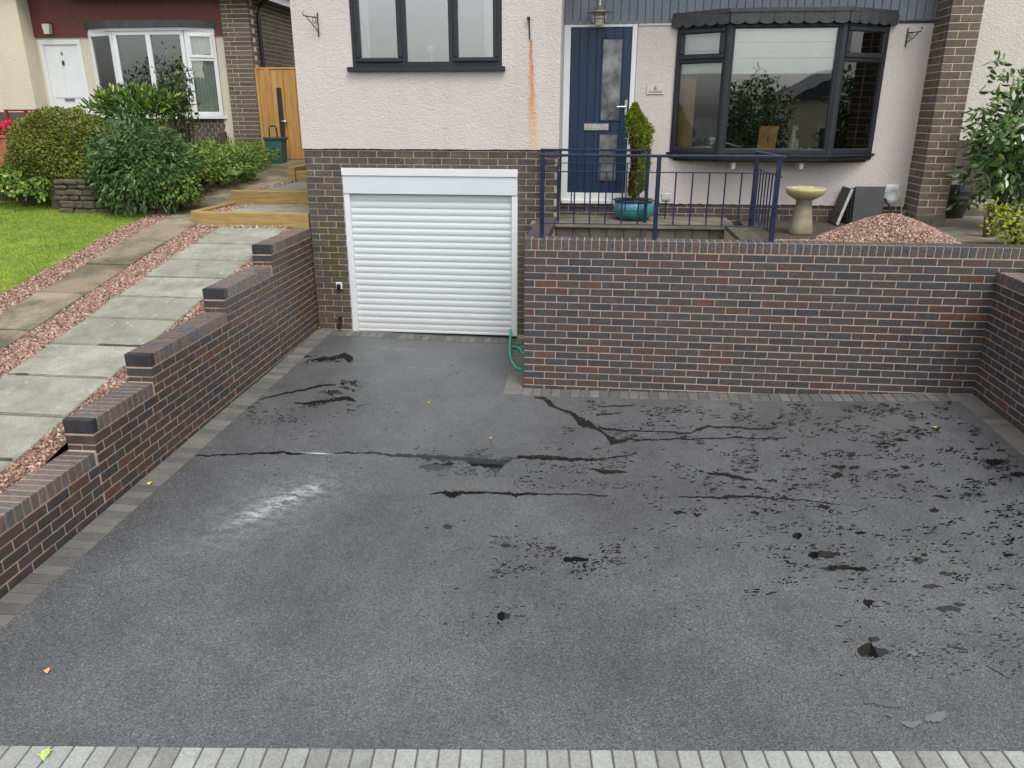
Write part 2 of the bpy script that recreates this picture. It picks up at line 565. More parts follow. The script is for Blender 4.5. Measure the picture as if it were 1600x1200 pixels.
M_hbrick = brick_mat('house_brick', 'obj', BROWN, (.24, .21, .17), .35, rough=.8, bump=.7, bscale=120, spec=.25, stain=algae)
M_hbrick_i = brick_mat('house_brick_fill', 'isl', BROWN, (.24, .21, .17), .35, rough=.8, bump=.7, bscale=120, spec=.25, stain=algae)
LBROWN = [(0.0, (.130, .110, .086)), (0.3, (.105, .090, .074)), (0.55, (.150, .126, .098)), (0.8, (.118, .102, .088)), (0.93, (.165, .134, .098))]
M_lbrick = brick_mat('buff_brown_brick', 'obj', LBROWN, (.26, .23, .17), .3, rough=.85, bump=.7, bscale=120, spec=.2)
M_lbrick_i = brick_mat('buff_brown_brick_fill', 'isl', LBROWN, (.26, .23, .17), .3, rough=.85, bump=.7, bscale=120, spec=.2)
M_lmortar = simple('cream_mortar', (.58, .50, .36), .9, .15, 12, .4, 200)
M_mortar = simple('mortar', (.43, .315, .235), .9, .12, 20, .4, 200)
M_hmortar = simple('old_mortar', (.42, .36, .27), .9, .22, 9, .4, 200)
M_endb = simple('blue_black_coping', (.030, .031, .036), .35, .3, 14, .1, 60)
M_plinthb = simple('stone_block', (.10, .092, .072), .85, .35, 9, .6, 70, dirt=((.05, .06, .025), .6))
M_concrete = simple('old_concrete', (.17, .15, .115), .85, .35, 5, .5, 60, dirt=((.07, .075, .03), .7))
M_white = simple('white_upvc', (.70, .715, .72), .35, .03, 3)
M_white_d = simple('white_aluminium', (.62, .66, .68), .42, .03, 2)
M_dark = simple('anthracite_upvc', (.020, .023, .029), .42, .12, 5, spec=.4)
M_navy = simple('navy_paint', (.007, .012, .050), .35, .25, 14, .2, 60, dirt=((.06, .065, .08), .35))
M_black = simple('black_plastic', (.012, .012, .013), .35, .2, 9)
M_iron = simple('black_iron', (.02, .018, .018), .6, .3, 20, .3, 90)
M_chrome = simple('brushed_steel', (.60, .60, .58), .3, .08, 20, metal=1.0)
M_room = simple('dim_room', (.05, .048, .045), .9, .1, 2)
M_blind = simple('white_fabric', (.82, .82, .79), .9, .06, 4, .15, 300)
M_curtain = simple('pale_curtain', (.72, .77, .70), .9, .1, 4, .1, 200)
M_soil = simple('dark_soil', (.060, .048, .034), .95, .35, 12, .8, 70, bdist=.01, dirt=((.10, .085, .06), .6))
M_slate = simple('slate_slab', (.060, .060, .062), .7, .15, 6, .3, 60)
M_stone = simple('garden_stone', (.10, .085, .06), .9, .35, 7, .8, 40, bdist=.01, dirt=((.05, .06, .025), .5))
M_stem = simple('twig', (.07, .05, .03), .9, .3, 20)
M_red = simple('red_paint', (.22, .012, .02), .45, .2, 9)
M_terra = simple('terracotta', (.36, .12, .05), .8, .15, 9, .2, 80)
M_green = simple('green_plastic', (.025, .095, .08), .5, .2, 6)

# ---- white roller slats with a dirty foot
n = NT('roller_slat')
o = n.sep(n.pos())
c = n.mix(n.math('MULTIPLY', n.ramp(n.math('ADD', o[2], n.math('MULTIPLY', n.noise(5, 4), .25)), [(0.18, 1), (0.42, 0)]), .35), (.60, .635, .645), (.46, .42, .32))
c = n.mix(n.ramp(n.noise(9, 6, .7), [(0.62, 0), (0.8, .12)]), c, (.45, .44, .4))
n.set(color=c, rough=.38)
M_slat = n.m

# ---- render (pebble textured masonry paint)
def render_mat(name, col, rust=False):
    n = NT(name)
    c = n.ramp(n.noise(1.6, 4), [(0.3, tuple(k * .93 for k in col)), (0.7, col)])
    c = n.mix(n.ramp(n.noise(60, 4), [(0.35, .10), (0.55, 0)]), c, tuple(k * .6 for k in col))
    c = n.mix(n.ramp(n.noise(1.0, 5, .6, vec=n.mapping(n.pos(), scale=(5, 5, .45))), [(0.48, 0), (0.72, .22)]), c, tuple(k * q for k, q in zip(col, (.70, .69, .66))))
    if rust:
        x0 = ax(830, 150, 1.8)
        o = n.sep(n.pos())
        z1, z0 = az(828, 60, 1.8), az(836, 236, 1.8)
        t = n.math('DIVIDE', n.math('SUBTRACT', z1, o[2]), z1 - z0)          # 0 top .. 1 bottom
        wid = n.math('ADD', .020, n.math('MULTIPLY', t, .065))
        off = n.math('ABSOLUTE', n.math('ADD', n.math('SUBTRACT', o[0], n.math('ADD', x0 - .012, n.math('MULTIPLY', t, .045))), n.math('MULTIPLY', n.math('SUBTRACT', n.noise(16, 5), .5), .05)))
        m = n.ramp(n.math('DIVIDE', off, wid), [(0.35, 1), (1.0, 0)])
        m = n.math('MULTIPLY', m, n.ramp(t, [(0.0, 0), (0.02, 1), (0.55, .85), (1.0, .45)]))
        m = n.math('MULTIPLY', m, n.ramp(n.noise(1.0, 4, vec=n.mapping(n.pos(), scale=(40, 40, 5))), [(0.3, .5), (0.6, 1)]))
        c = n.mix(m, c, n.ramp(t, [(0, (.50, .13, .03)), (0.45, (.56, .22, .05)), (1, (.66, .42, .16))]))
    n.set(color=c, rough=.9, spec=.25)
    h = n.math('ADD', n.noise(55, 3, .5), n.math('MULTIPLY', n.noise(26, 2), .7))
    n.bump(h, .75, .012)
    return n.m


M_render = render_mat('pink_white_render', (.60, .553, .518), rust=True)
M_cream = render_mat('cream_render', (.66, .60, .46))
M_ivory = render_mat('ivory_render', (.62, .595, .52))

# ---- grey painted boards
M_board = simple('grey_board', (.155, .175, .205), .55, .1, 4, .15, 80)
n = NT('red_boards')
o = n.sep(n.pos())
w = n.wave(8.0, axis='X')
n.set(color=n.mix(n.ramp(w, [(0.0, .6), (0.14, 0)]), n.ramp(n.noise(12, 4), [(0.3, (.115, .026, .022)), (0.7, (.155, .038, .032))]), (.04, .010, .008)), rough=.5)
n.bump(n.ramp(w, [(0, 0), (0.14, 1)]), .6, .01)
M_redboard = n.m

# ---- blue composite door, wood grain
n = NT('blue_door')
v = n.mapping(n.pos(), scale=(60, 60, 3.2))
g = n.noise(1.0, 4, .6, vec=v)
n.set(color=n.ramp(g, [(0.3, (.004, .017, .046)), (0.75, (.010, .038, .085))]), rough=.42)
n.bump(g, .25, .003)
M_door = n.m

# ---- glass: clear pane with a coated reflection
def glass_mat(name, refl, tint=(.97, .99, .98), rough=.0, opaque=0.0):
    n = NT(name)
    t = n.t.nodes.new('ShaderNodeBsdfTransparent'); t.inputs[0].default_value = (*tint, 1)
    g = n.t.nodes.new('ShaderNodeBsdfGlossy'); g.inputs['Roughness'].default_value = rough
    lw = n.t.nodes.new('ShaderNodeFresnel'); lw.inputs[0].default_value = 1.5
    f = n.math('ADD', n.math('MULTIPLY', lw.outputs[0], .9), refl, clamp=True)
    m = n.t.nodes.new('ShaderNodeMixShader')
    n.l(f, m.inputs[0]); n.l(t.outputs[0], m.inputs[1]); n.l(g.outputs[0], m.inputs[2]); n.l(m.outputs[0], n.out.inputs[0])
    bp = n.t.nodes.new('ShaderNodeBump'); bp.inputs['Strength'].default_value = .03; bp.inputs['Distance'].default_value = .02
    n.l(n.noise(2.2, 2), bp.inputs['Height']); n.l(bp.outputs[0], g.inputs['Normal'])
    return n.m


M_glass = glass_mat('window_glass', .10)
M_glass2 = glass_mat('upper_window_glass', .24)
n = NT('obscure_glass')
n.set(color=n.ramp(n.noise(6, 3), [(0.35, (.05, .06, .06)), (0.65, (.22, .24, .23))]), rough=.12, spec=.8)
n.bump(n.noise(45, 3), .25, .004)
M_obscure = n.m

# ---- block paving
def block_mat(name, how, col):
    n = NT(name)
    r = n.rnd(how)
    c = n.mix(r, tuple(k * .72 for k in col), tuple(k * 1.28 for k in col))
    c = n.mix(1.0, c, n.ramp(n.noise(60, 5, .7), [(0.25, .7), (0.75, 1.3)]), 'MULTIPLY')
    c = n.mix(n.ramp(n.noise(7, 5), [(0.5, 0), (0.8, .5)]), c, tuple(k * 1.5 for k in col))
    n.set(color=c, rough=.78)
    n.bump(n.noise(160, 4), .35, .003)
    return n.m


M_block = block_mat('charcoal_block', 'obj', (.118, .116, .105))
M_block_p = block_mat('pale_block', 'obj', (.26, .265, .25))
M_jsand = simple('joint_sand', (.11, .105, .095), .95, .25, 40)

# ---- tarmac: fine grained, a sheen under open sky
n = NT('tarmac')
pos = n.pos()
vc = n.vor(140, out='Color')
vr = n.sep(vc)
agg = n.ramp(vr[0], [(0.0, .036), (0.28, .070), (0.7, .094), (0.9, .118), (1.0, .16)])
big = n.ramp(n.noise(.75, 6, .62), [(0.28, .66), (0.5, 1.0), (0.72, 1.34)])
c = n.mix(1.0, agg, big, 'MULTIPLY')
c = n.mix(1.0, c, n.ramp(n.noise(4.5, 5, .65), [(0.3, .86), (0.7, 1.14)]), 'MULTIPLY')
c = n.mix(1.0, c, n.ramp(n.noise(420, 2), [(0.3, .75), (0.7, 1.25)]), 'MULTIPLY')
c = n.mix(1.0, c, (.97, 1.0, 1.03), 'MULTIPLY')
# chalky scuffs
scu = None
_a, _b = hd(385, 815), hd(500, 762)
SR = math.atan2(_b[1] - _a[1], _b[0] - _a[0])
for (u, v_, sx, sy, rot, amt) in ((440, 785, .42, .10, SR, 1.2), (500, 709, .15, .010, .03, 1.6), (660, 575, .35, .03, .05, .22), (620, 545, .45, .05, .0, .22), (430, 790, .65, .28, SR, .34)):
    p = hd(u, v_)
    g = n.gauss(float(p[0]), float(p[1]), sx, sy, rot)
    tex = n.ramp(n.noise(9, 6, .75, vec=n.mapping(pos, scale=(1.0, 1.7, 1), rot=(0, 0, -rot))), [(0.42, 0), (0.70, 1)])
    m = n.math('MULTIPLY', n.math('MULTIPLY', g, tex), amt, clamp=True)
    scu = m if scu is None else n.math('MAXIMUM', scu, m)
c = n.mix(scu, c, (.60, .61, .60))
n.set(color=c, rough=n.ramp(n.noise(1.3, 5, .6), [(0.3, .36), (0.7, .50)]), spec=1.0)
h = n.math('ADD', n.vor(140), n.math('MULTIPLY', n.noise(330, 2), .5))
n.bump(h, .42, .004)
M_tarmac = n.m
n = NT('rain_water')
n.set(color=(.008, .008, .008), rough=.015, ior=1.45, spec=.6)
n.bump(n.noise(14, 2), .02, .004)
M_water = n.m
n = NT('sky_pale_water')
n.set(color=(.12, .122, .126), rough=.03, ior=1.6, spec=.8)  # paler base colour stands in for bright sky mirrored in the water
M_skypale = n.m

M_ground = simple('road_asphalt', (.075, .075, .075), .85, .2, 3, .4, 150)
n = NT('stone_slab')
r = n.rnd('obj')
c = n.mix(r, (.29, .295, .235), (.40, .395, .325))
c = n.mix(n.ramp(n.noise(2.6, 7, .72), [(0.40, 0), (0.64, .85)]), c, (.165, .165, .125))
c = n.mix(n.ramp(n.noise(70, 4, .7), [(0.4, .35), (0.6, 0)]), c, (.12, .12, .09))
spk = n.math('MULTIPLY', n.ramp(n.vor(11), [(0.10, 1), (0.2, 0)]), n.ramp(n.noise(2.2, 3), [(0.5, 0), (0.6, .8)]))
c = n.mix(spk, c, (.46, .46, .40))
n.set(color=c, rough=.7)
n.bump(n.noise(60, 5), .3, .004)
M_slab = n.m
n = NT('path_slab')
r = n.rnd('obj')
c = n.mix(r, (.22, .175, .12), (.34, .275, .20))
c = n.mix(n.ramp(n.noise(1.7, 7, .72), [(0.42, 0), (0.62, .9)]), c, (.075, .07, .04))
c = n.mix(n.ramp(n.vor(9), [(0.04, .9), (0.12, 0)]), c, (.40, .37, .29))
n.set(color=c, rough=.7)
n.bump(n.noise(80, 5), .4, .004)
M_path = n.m
n = NT('pink_gravel')
c = n.ramp(n.rnd('isl'), [(0.0, (.24, .125, .09)), (0.3, (.33, .19, .14)), (0.55, (.15, .08, .062)), (0.75, (.41, .27, .21)), (1.0, (.47, .40, .34))])
n.set(color=c, rough=.7)
M_gravel = n.m
M_gravel_base = simple('gravel_bed', (.16, .08, .062), .9, .5, 40, .8, 90, bdist=.01)
n = NT('timber_sleeper')
v = n.mapping(n.pos(), scale=(2.5, 14, 30))
g = n.noise(1.5, 6, .65, vec=v)
c = n.ramp(g, [(0.25, (.19, .115, .032)), (0.55, (.36, .245, .085)), (0.8, (.42, .31, .13))])
c = n.mix(n.ramp(n.noise(3, 4), [(0.5, 0), (0.75, .5)]), c, (.20, .19, .06))
n.set(color=c, rough=.75); n.bump(g, .4, .006)
M_sleeper = n.m
n = NT('gate_timber')
v = n.mapping(n.pos(), scale=(22, 22, 1.6))
g = n.noise(1.3, 5, .6, vec=v)
c = n.mix(n.rnd('obj'), n.ramp(g, [(0.3, (.34, .165, .035)), (0.7, (.50, .28, .075))]), n.ramp(g, [(0.3, (.40, .22, .06)), (0.7, (.57, .35, .12))]))
n.set(color=c, rough=.6); n.bump(g, .2, .004)
M_gate = n.m
n = NT('lawn_turf')
c = n.ramp(n.noise(2.2, 6, .7), [(0.3, (.11, .165, .022)), (0.55, (.20, .29, .03)), (0.8, (.30, .38, .045))])
n.set(color=c, rough=.9); n.bump(n.noise(120, 4), .7, .02)
M_lawn = n.m
M_grass = leaf_mat('grass_blade', [(0, (.15, .25, .022)), (.6, (.26, .39, .035)), (.85, (.36, .44, .06)), (1, (.42, .38, .12))], .5, .3)
L_laurel = leaf_mat('laurel_leaf', [(0, (.035, .080, .018)), (.5, (.062, .130, .028)), (.85, (.095, .180, .045)), (1, (.15, .25, .07))], .36, .15, .5)
L_hedge = leaf_mat('hedge_leaf', [(0, (.080, .110, .016)), (.45, (.14, .180, .026)), (.8, (.21, .235, .036)), (1, (.27, .22, .06))], .65, .2, .25)
L_bright = leaf_mat('bright_leaf', [(0, (.03, .075, .012)), (.6, (.075, .16, .02)), (.85, (.17, .31, .03)), (1, (.45, .50, .04))], .35, .25, .6)
L_rose = leaf_mat('rose_leaf', [(0, (.045, .08, .02)), (.6, (.10, .15, .04)), (1, (.24, .26, .10))], .45, .25)
L_low = leaf_mat('ground_leaf', [(0, (.07, .14, .02)), (.5, (.15, .26, .035)), (.85, (.26, .36, .06)), (1, (.40, .42, .12))], .5, .3)
L_gold = leaf_mat('golden_conifer', [(0, (.09, .14, .008)), (.5, (.20, .28, .012)), (1, (.38, .44, .03))], .5, .25)
L_brown = leaf_mat('dead_conifer', [(0, (.05, .028, .014)), (.6, (.10, .055, .028)), (1, (.18, .11, .06))], .8, .1)
L_cam = leaf_mat('camellia_leaf', [(0, (.035, .075, .02)), (.5, (.07, .14, .03)), (.85, (.13, .22, .05)), (1, (.22, .30, .08))], .22, .15, .8)
L_yel = leaf_mat('yellow_leaf', [(0, (.12, .18, .01)), (.5, (.27, .34, .015)), (1, (.48, .50, .03))], .4, .3)
L_fern = leaf_mat('fern_blade', [(0, (.07, .10, .035)), (.6, (.14, .17, .07)), (1, (.25, .22, .11))], .5, .2)
L_flower = leaf_mat('red_petal', [(0, (.42, .006, .03)), (.6, (.62, .012, .06)), (1, (.75, .08, .14))], .5, .3)

# ------------------------------------------------------------------ ground, drive and edging
def structure(name, mb, mat): 
    return tag(mb.build(name, mat), None, None, kind='structure')


g = MB(); g.add([(-600, -600, -.06), (600, -600, -.06), (600, 600, -.06), (-600, 600, -.06)], [(0, 1, 2, 3)])
structure('ground', g, M_ground)


def sheet(x0, x1, y0, y1, dx, fn, off=0.0):
    nx, ny = max(1, round((x1 - x0) / dx)), max(1, round((y1 - y0) / dx))
    vs = [(x0 + (x1 - x0) * i / nx, y0 + (y1 - y0) * j / ny, fn(x0 + (x1 - x0) * i / nx, y0 + (y1 - y0) * j / ny) + off) for j in range(ny + 1) for i in range(nx + 1)]
    fs = [(j * (nx + 1) + i, j * (nx + 1) + i + 1, (j + 1) * (nx + 1) + i + 1, (j + 1) * (nx + 1) + i) for j in range(ny) for i in range(nx)]
    return MB().add(vs, fs)


drive = structure('driveway', sheet(-2.97, 4.7, -5.6, 1.9, .12, zd), M_tarmac)
for p in drive.data.polygons: p.use_smooth = True

PHI = -0.0302
def wallx(y): return -2.846 + math.tan(PHI) * y


edge = empty('paving_edge'); edge['kind'] = 'structure'
_bk = {}
def block(parent, x, y, L, Wd, rz, mat, z=None, name='block', up=.007):
    k = (round(L, 3), round(Wd, 3), mat.name)
    if k not in _bk:
        _bk[k] = MB().box(-L / 2, L / 2, -Wd / 2, Wd / 2, -.05, 0, .004).mesh('block', mat)
    o = bpy.data.objects.new(name, _bk[k]); COL.objects.link(o); o.parent = parent
    z = zd(x, y) if z is None else z
    e = .05
    sx = (zd(x + e, y) - zd(x - e, y)) / (2 * e); sy = (zd(x, y + e) - zd(x, y - e)) / (2 * e)
    nn = Vector((-sx, -sy, 1)).normalized()
    q = Vector((0, 0, 1)).rotation_difference(nn).to_matrix().to_4x4()
    o.matrix_basis = Matrix.Translation((x, y, z + up + random.uniform(-.0008, .0008))) @ q @ Matrix.Rotation(rz + random.uniform(-.006, .006), 4, 'Z')
    return o


y = -5.02
while y < 1.55:                                   # beside the stepped wall
    block(edge, wallx(y) + .106, y, .200, .094, -PHI, M_block); y += .1005
x = wallx(1.72) + .06
while x < .02:                                    # garage threshold
    block(edge, x, 1.665, .094, .20, 0, M_block); x += .1005
y = -.15
while y < 1.5:                                    # at the end of the retaining wall
    block(edge, -.105, y, .2, .094, 0, M_block); y += .1005
x = .052
while x < 4.28:                                   # foot of the retaining wall
    block(edge, x, -.103, .094, .2, 0, M_block); x += .1005
y = -.05
while y > -4.7:                                   # foot of the side wall
    block(edge, 4.4875 - .108, y, .205, .094, 0, M_block); y -= .1005
front = empty('front_paving'); front['kind'] = 'structure'
FA = math.atan2(.507, 4.666)
fu = (math.cos(FA), math.sin(FA)); fv = (math.sin(FA), -math.cos(FA))
P0 = (-1.895, -5.165)
fx = MB()
c4 = [(P0[0] + fu[0] * a + fv[0] * b, P0[1] + fu[1] * a + fv[1] * b) for a, b in ((-3.2, 0.0), (7.6, 0.0), (7.6, 1.0), (-3.2, 1.0))]
sb = MB()
nS = 60
for i in range(nS):
    a0, a1 = -3.2 + 10.8 * i / nS, -3.2 + 10.8 * (i + 1) / nS
    q = [(P0[0] + fu[0] * a + fv[0] * b, P0[1] + fu[1] * a + fv[1] * b) for a, b in ((a0, 0.002), (a1, 0.002), (a1, 1.0), (a0, 1.0))]
    sb.add([(px, py, zd(px, py) + .0045) for px, py in q], [(3, 2, 1, 0)])
sb.build('joint_sand', M_jsand, front)
for row in range(3):
    a = -2.95
    while a < 7.3:
        b = .105 + row * .212
        block(front, P0[0] + fu[0] * a + fv[0] * b, P0[1] + fu[1] * a + fv[1] * b, .0905, .203, FA, M_block_p, up=.012); a += .0985

# puddles of rain in the low spots: (pixel column, row, half height) strokes laid on the drive
PUD = [
 [(487, 563, 1), (500, 561, 3), (515, 560, 4), (528, 558, 3), (536, 556, 6), (545, 558, 8), (552, 561, 3)],
 [(404, 625, 1), (430, 618, 1.6), (470, 609, 1.8), (500, 603, 2), (525, 601, .8)],
 [(460, 630, 1), (478, 630, 2), (510, 626, 2.5), (535, 622, 3.5), (550, 625, 3.5), (558, 628, 1)],
 [(306, 712, 1.2), (350, 711, 1.5), (400, 708, 1.6), (440, 707, 2.6), (465, 709, 1.6), (478, 709, .7)],
 [(523, 708, 1.2), (560, 708, 1.8), (580, 707, 2), (610, 711, 2.5), (650, 713, 3), (690, 714, 5), (715, 716, 3), (725, 716, 3), (740, 720, 8), (760, 724, 12), (775, 727, 14), (788, 722, 8), (800, 716, 3), (812, 714, 2), (850, 715, 4), (890, 717, 3), (940, 718, 1.8), (960, 715, 1.4), (980, 712, 1), (995, 708, 1.6)],
 [(655, 730, 1), (662, 728, 4), (680, 730, 6), (700, 728, 4), (708, 725, 2)],
 [(673, 772, 1), (690, 770, 2), (702, 772, 6), (712, 772, 6), (722, 769, 3), (740, 769, 2.4), (780, 770, 1.8), (805, 773, 4), (815, 772, 3), (850, 772, 1.2), (900, 772, 1.1), (950, 775, .9)],
 [(1060, 776, .9), (1120, 777, 1.8), (1140, 776, 3), (1165, 775, 2), (1200, 778, 1), (1250, 781, 1.1), (1300, 786, .7)],
 [(835, 619, 1), (850, 624, 3), (860, 632, 6), (870, 638, 2), (890, 643, 3), (900, 652, 6), (905, 660, 10), (920, 662, 7), (930, 668, 3), (945, 678, 3), (955, 688, 7), (965, 690, 4), (985, 687, 2), (1020, 687, 1.4), (1080, 686, 1.2), (1150, 684, 1), (1230, 684, .8)],
 [(934, 666, 1.5), (950, 670, 2.6), (980, 673, 1.4), (1030, 674, 1), (1080, 677, 1.2), (1090, 671, 2.6), (1110, 666, 1.8), (1150, 668, 1.4), (1190, 670, 1.4), (1215, 666, .8)],
 [(925, 733, 1), (945, 737, 4), (965, 737, 3), (980, 738, .8)],
 [(1108, 741, 1), (1130, 741, 3), (1145, 744, 4), (1160, 748, 3), (1180, 751, .8)],
 [(1340, 1016, 4), (1350, 1016, 12), (1362, 1014, 15), (1375, 1018, 9), (1388, 1020, 2)],
 [(935, 635, .8), (970, 634, 1.5), (990, 633, 1)], [(932, 648, 1), (950, 646, 1.8), (970, 645, .8)],
 [(1480, 1008, 1), (1495, 1012, 2), (1512, 1016, 1)], [(1540, 1040, .8), (1560, 1050, 1.5), (1577, 1060, .8)],
 ]
SKYPUD = [[(1350, 1098, 2), (1365, 1095, 5), (1385, 1098, 7), (1408, 1103, 3)], [(1408, 1128, 2), (1425, 1132, 8), (1440, 1128, 3)], [(1445, 1124, 3), (1460, 1120, 9), (1474, 1118, 10), (1478, 1116, 3)], [(1418, 1020, 2), (1426, 1019, 6), (1434, 1023, 2)], [(1363, 943, 2), (1371, 942, 5), (1378, 945, 2)], [(1375, 1118, 1), (1386, 1115, 4), (1396, 1119, 1)]]  # puddles with their sky reflection put into a paler colour
BLOB = [(1207, 751, 8, 3), (1160, 761, 7, 2.5), (1187, 763, 8, 2), (1238, 764, 7, 2.5), (1310, 728, 12, 3), (1335, 730, 9, 3), (1308, 743, 9, 6), (1330, 711, 7, 3), (1288, 791, 10, 4), (1246, 837, 8, 5),
        (1288, 866, 25, 9), (1310, 887, 24, 5), (1343, 889, 12, 4), (1345, 832, 9, 3), (1437, 875, 12, 5), (1480, 895, 12, 4), (1455, 916, 14, 4), (1358, 940, 9, 6), (1482, 952, 20, 5), (1500, 944, 9, 3), (1460, 797, 7, 4),
        (1437, 752, 9, 2), (1470, 776, 14, 2), (1366, 999, 9, 5), (1555, 722, 14, 6), (1590, 742, 12, 6), (900, 873, 20, 5),
        (787, 962, 10, 8), (860, 855, 9, 3), (790, 852, 8, 3), (1576, 868, 8, 4), (1530, 640 + 60, 6, 2), (700, 855 - 32, 8, 4), (1415, 730, 8, 2), (1180, 800, 7, 2.5), (1060, 800, 8, 2.5), (1090, 803, 7, 3)]
rp = random.Random(3)
for (u, v, a, b) in BLOB:
    PUD.append([(u - a, v + rp.uniform(-1, 1), b * .2), (u - a * .85, v + rp.uniform(-1, 1), b * rp.uniform(.4, .8)), (u - a * .4, v + rp.uniform(-1.5, 1.5), b * rp.uniform(.75, 1.15)), (u + a * .1, v + rp.uniform(-1.5, 1.5), b * rp.uniform(.7, 1.15)), (u + a * .5, v + rp.uniform(-1, 1), b * rp.uniform(.5, 1.0)), (u + a * .85, v + rp.uniform(-.6, .6), b * rp.uniform(.2, .6)), (u + a, v, b * .15)])


def puddle(st, k, mat=None):
    us = np.array([s[0] for s in st]); vs = np.array([s[1] for s in st]); hs_ = np.array([s[2] for s in st])
    span = us[-1] - us[0]
    n = int(max(12, min(330, span / .9)))
    t = np.linspace(us[0], us[-1], n)
    vm = np.interp(t, us, vs); hm = np.interp(t, us, hs_)
    rr = random.Random(k)
    top, bot = [], []
    for i in range(n):
        jj = .28 * min(1.0, 2.2 / max(hm[i], .3))
        w1 = .80 + .5 * mnoise.noise((t[i] * .10, k * 3.1, 0)) + .35 * mnoise.noise((t[i] * .42, k * 3.1, 0)) + rr.uniform(-jj, jj) * .8
        w2 = .80 + .5 * mnoise.noise((t[i] * .10, k * 3.1, 9)) + .35 * mnoise.noise((t[i] * .42, k * 3.1, 9)) + rr.uniform(-jj, jj) * .8
        m = vm[i] + 1.8 * mnoise.noise((t[i] * .06, k * 1.7, 4)) + .7 * mnoise.noise((t[i] * .3, k * 1.7, 14))
        top.append((t[i], m - max(.28, hm[i] * w1))); bot.append((t[i], m + max(.28, hm[i] * w2)))
    dz = .0016 + .00006 * k
    V = []
    for (u, v) in top + bot:
        z0 = 0.03
        for _ in range(4):
            p = at(u, v, z=z0); z0 = zd(p[0], p[1]) + dz
        V.append((float(p[0]), float(p[1]), float(z0)))
    fs = [(n + i, n + i + 1, i + 1, i) for i in range(n - 1)]
    tag(MB().add(V, fs).build('puddle', mat or M_water), None, None, kind='structure')


for k, st in enumerate(PUD): puddle(st, k)
for k, st in enumerate(SKYPUD): puddle(st, 70 + k, M_skypale)
# countless small wet flecks between them
FR = [(870, 1560, 624, 702, 1500, 4.0, .55), (1000, 1600, 690, 800, 1200, 4.2, .8), (1150, 1600, 795, 930, 560, 4.6, 1.1), (1300, 1600, 900, 1065, 300, 5.0, 1.35), (700, 1010, 690, 765, 330, 3.6, .7), (765, 1010, 835, 905, 420, 3.4, 1.0),
      (480, 575, 594, 642, 260, 4, .6), (370, 510, 628, 668, 120, 3.5, .6), (640, 770, 698, 748, 260, 4, .8), (470, 560, 550, 575, 60, 3.5, .6), (1000, 1350, 780, 860, 260, 3.6, .8), (380, 800, 560, 760, 160, 2.6, .5), (600, 1200, 780, 1000, 160, 2.8, .8), (720, 830, 940, 990, 60, 3, .9)]
fm = MB(); rf_ = random.Random(77)
for ri, (u0, u1, v0, v1, cnt, ln_, ht_) in enumerate(FR):
    made = 0; tries = 0
    while made < cnt and tries < cnt * 12:
        tries += 1
        u, v = rf_.uniform(u0, u1), rf_.uniform(v0, v1)
        e = min((u - u0) / (u1 - u0), (u1 - u) / (u1 - u0), (v - v0) / (v1 - v0), (v1 - v) / (v1 - v0)) * 5
        if u1 >= 1600 and u > 1500: e = 1
        if mnoise.noise((u * .022, v * .06, ri * .1)) + .7 * mnoise.noise((u * .07, v * .2, 5)) + rf_.uniform(-.2, .2) < .16 + .4 * max(0, 1 - e): continue
        made += 1
        a = ln_ * (.35 + 1.1 * rf_.random() ** 2.4); b = min(a * .8, ht_ * rf_.uniform(.5, 1.4)); sh = rf_.uniform(-.5, .15) * b
        z0 = .03; p = at(u, v, z=z0); z0 = zd(p[0], p[1]) + .0011; p = at(u, v, z=z0)
        g1 = at(u + 1, v, z=z0) - p; g2 = at(u, v + 1, z=z0) - p
        q = []
        nn_ = 9
        for k in range(nn_):
            t = 6.283 * k / nn_; r_ = rf_.uniform(.45, 1.15)
            du, dv = a * r_ * math.cos(t), b * r_ * math.sin(t) + sh * math.cos(t)
            w = p + g1 * du + g2 * dv
            q.append((float(w[0]), float(w[1]), float(z0)))
        if q[0][0] > 4.22 or p[1] > -.215 and p[0] > -.22: continue
        fm.add(q, [tuple(range(nn_ - 1, -1, -1))])
tag(fm.build('wet_flecks', M_water), 'countless dark wet flecks of rain on the grey tarmac drive', 'rain water', kind='stuff')

# ------------------------------------------------------------------ the three new brick walls
def coping(u0, u1, ztop, y0=-.003, depth=.215, pitch=.075, H=.1025, ends=False):
    out = []
    u = u0
    while u < u1 - .03:
        L = min(pitch - .01, u1 - u)
        out.append((u + L / 2, y0 + depth / 2, ztop - H / 2, L, depth, H)); u += pitch
    return out


# front retaining wall: face at y = 0 from x = 0
rw = thing('retaining_wall', 'long dark brindle brick retaining wall carrying the blue railing and gravel heap', 'wall')
J0 = 1.47
bk = courses(0, 5.35, J0, 20, par=0, joint=.0082)
bk = [b for b in bk if not (b[0] > 4.62 and b[2] < 1.2)]
cp = coping(0, 5.35, J0 + .1125)
lay(rw, cp, M_copf, M_copf_i, 72)
lay(rw, bk, M_brick, M_brick_i, 228, score=lambda b: b[2] * 10 - (100 if b[0] > 4.75 else 0) + (0.001 * b[0]))
local(rw).box(.004, 5.34, .0035, .208, -.06, J0 + .1085).build('mortar_core', M_mortar, rw)
rt = MB()                                          # return of the wall towards the house
for b in courses(0.22, 1.78, J0, 20, par=1): 
    t = MB().box(b[0] - b[3] / 2, b[0] + b[3] / 2, 0, .1, b[2] - b[5] / 2, b[2] + b[5] / 2, .004)
    rt.add([(p[1], p[0], p[2]) for p in t.v], [tuple(reversed(f)) for f in t.f])
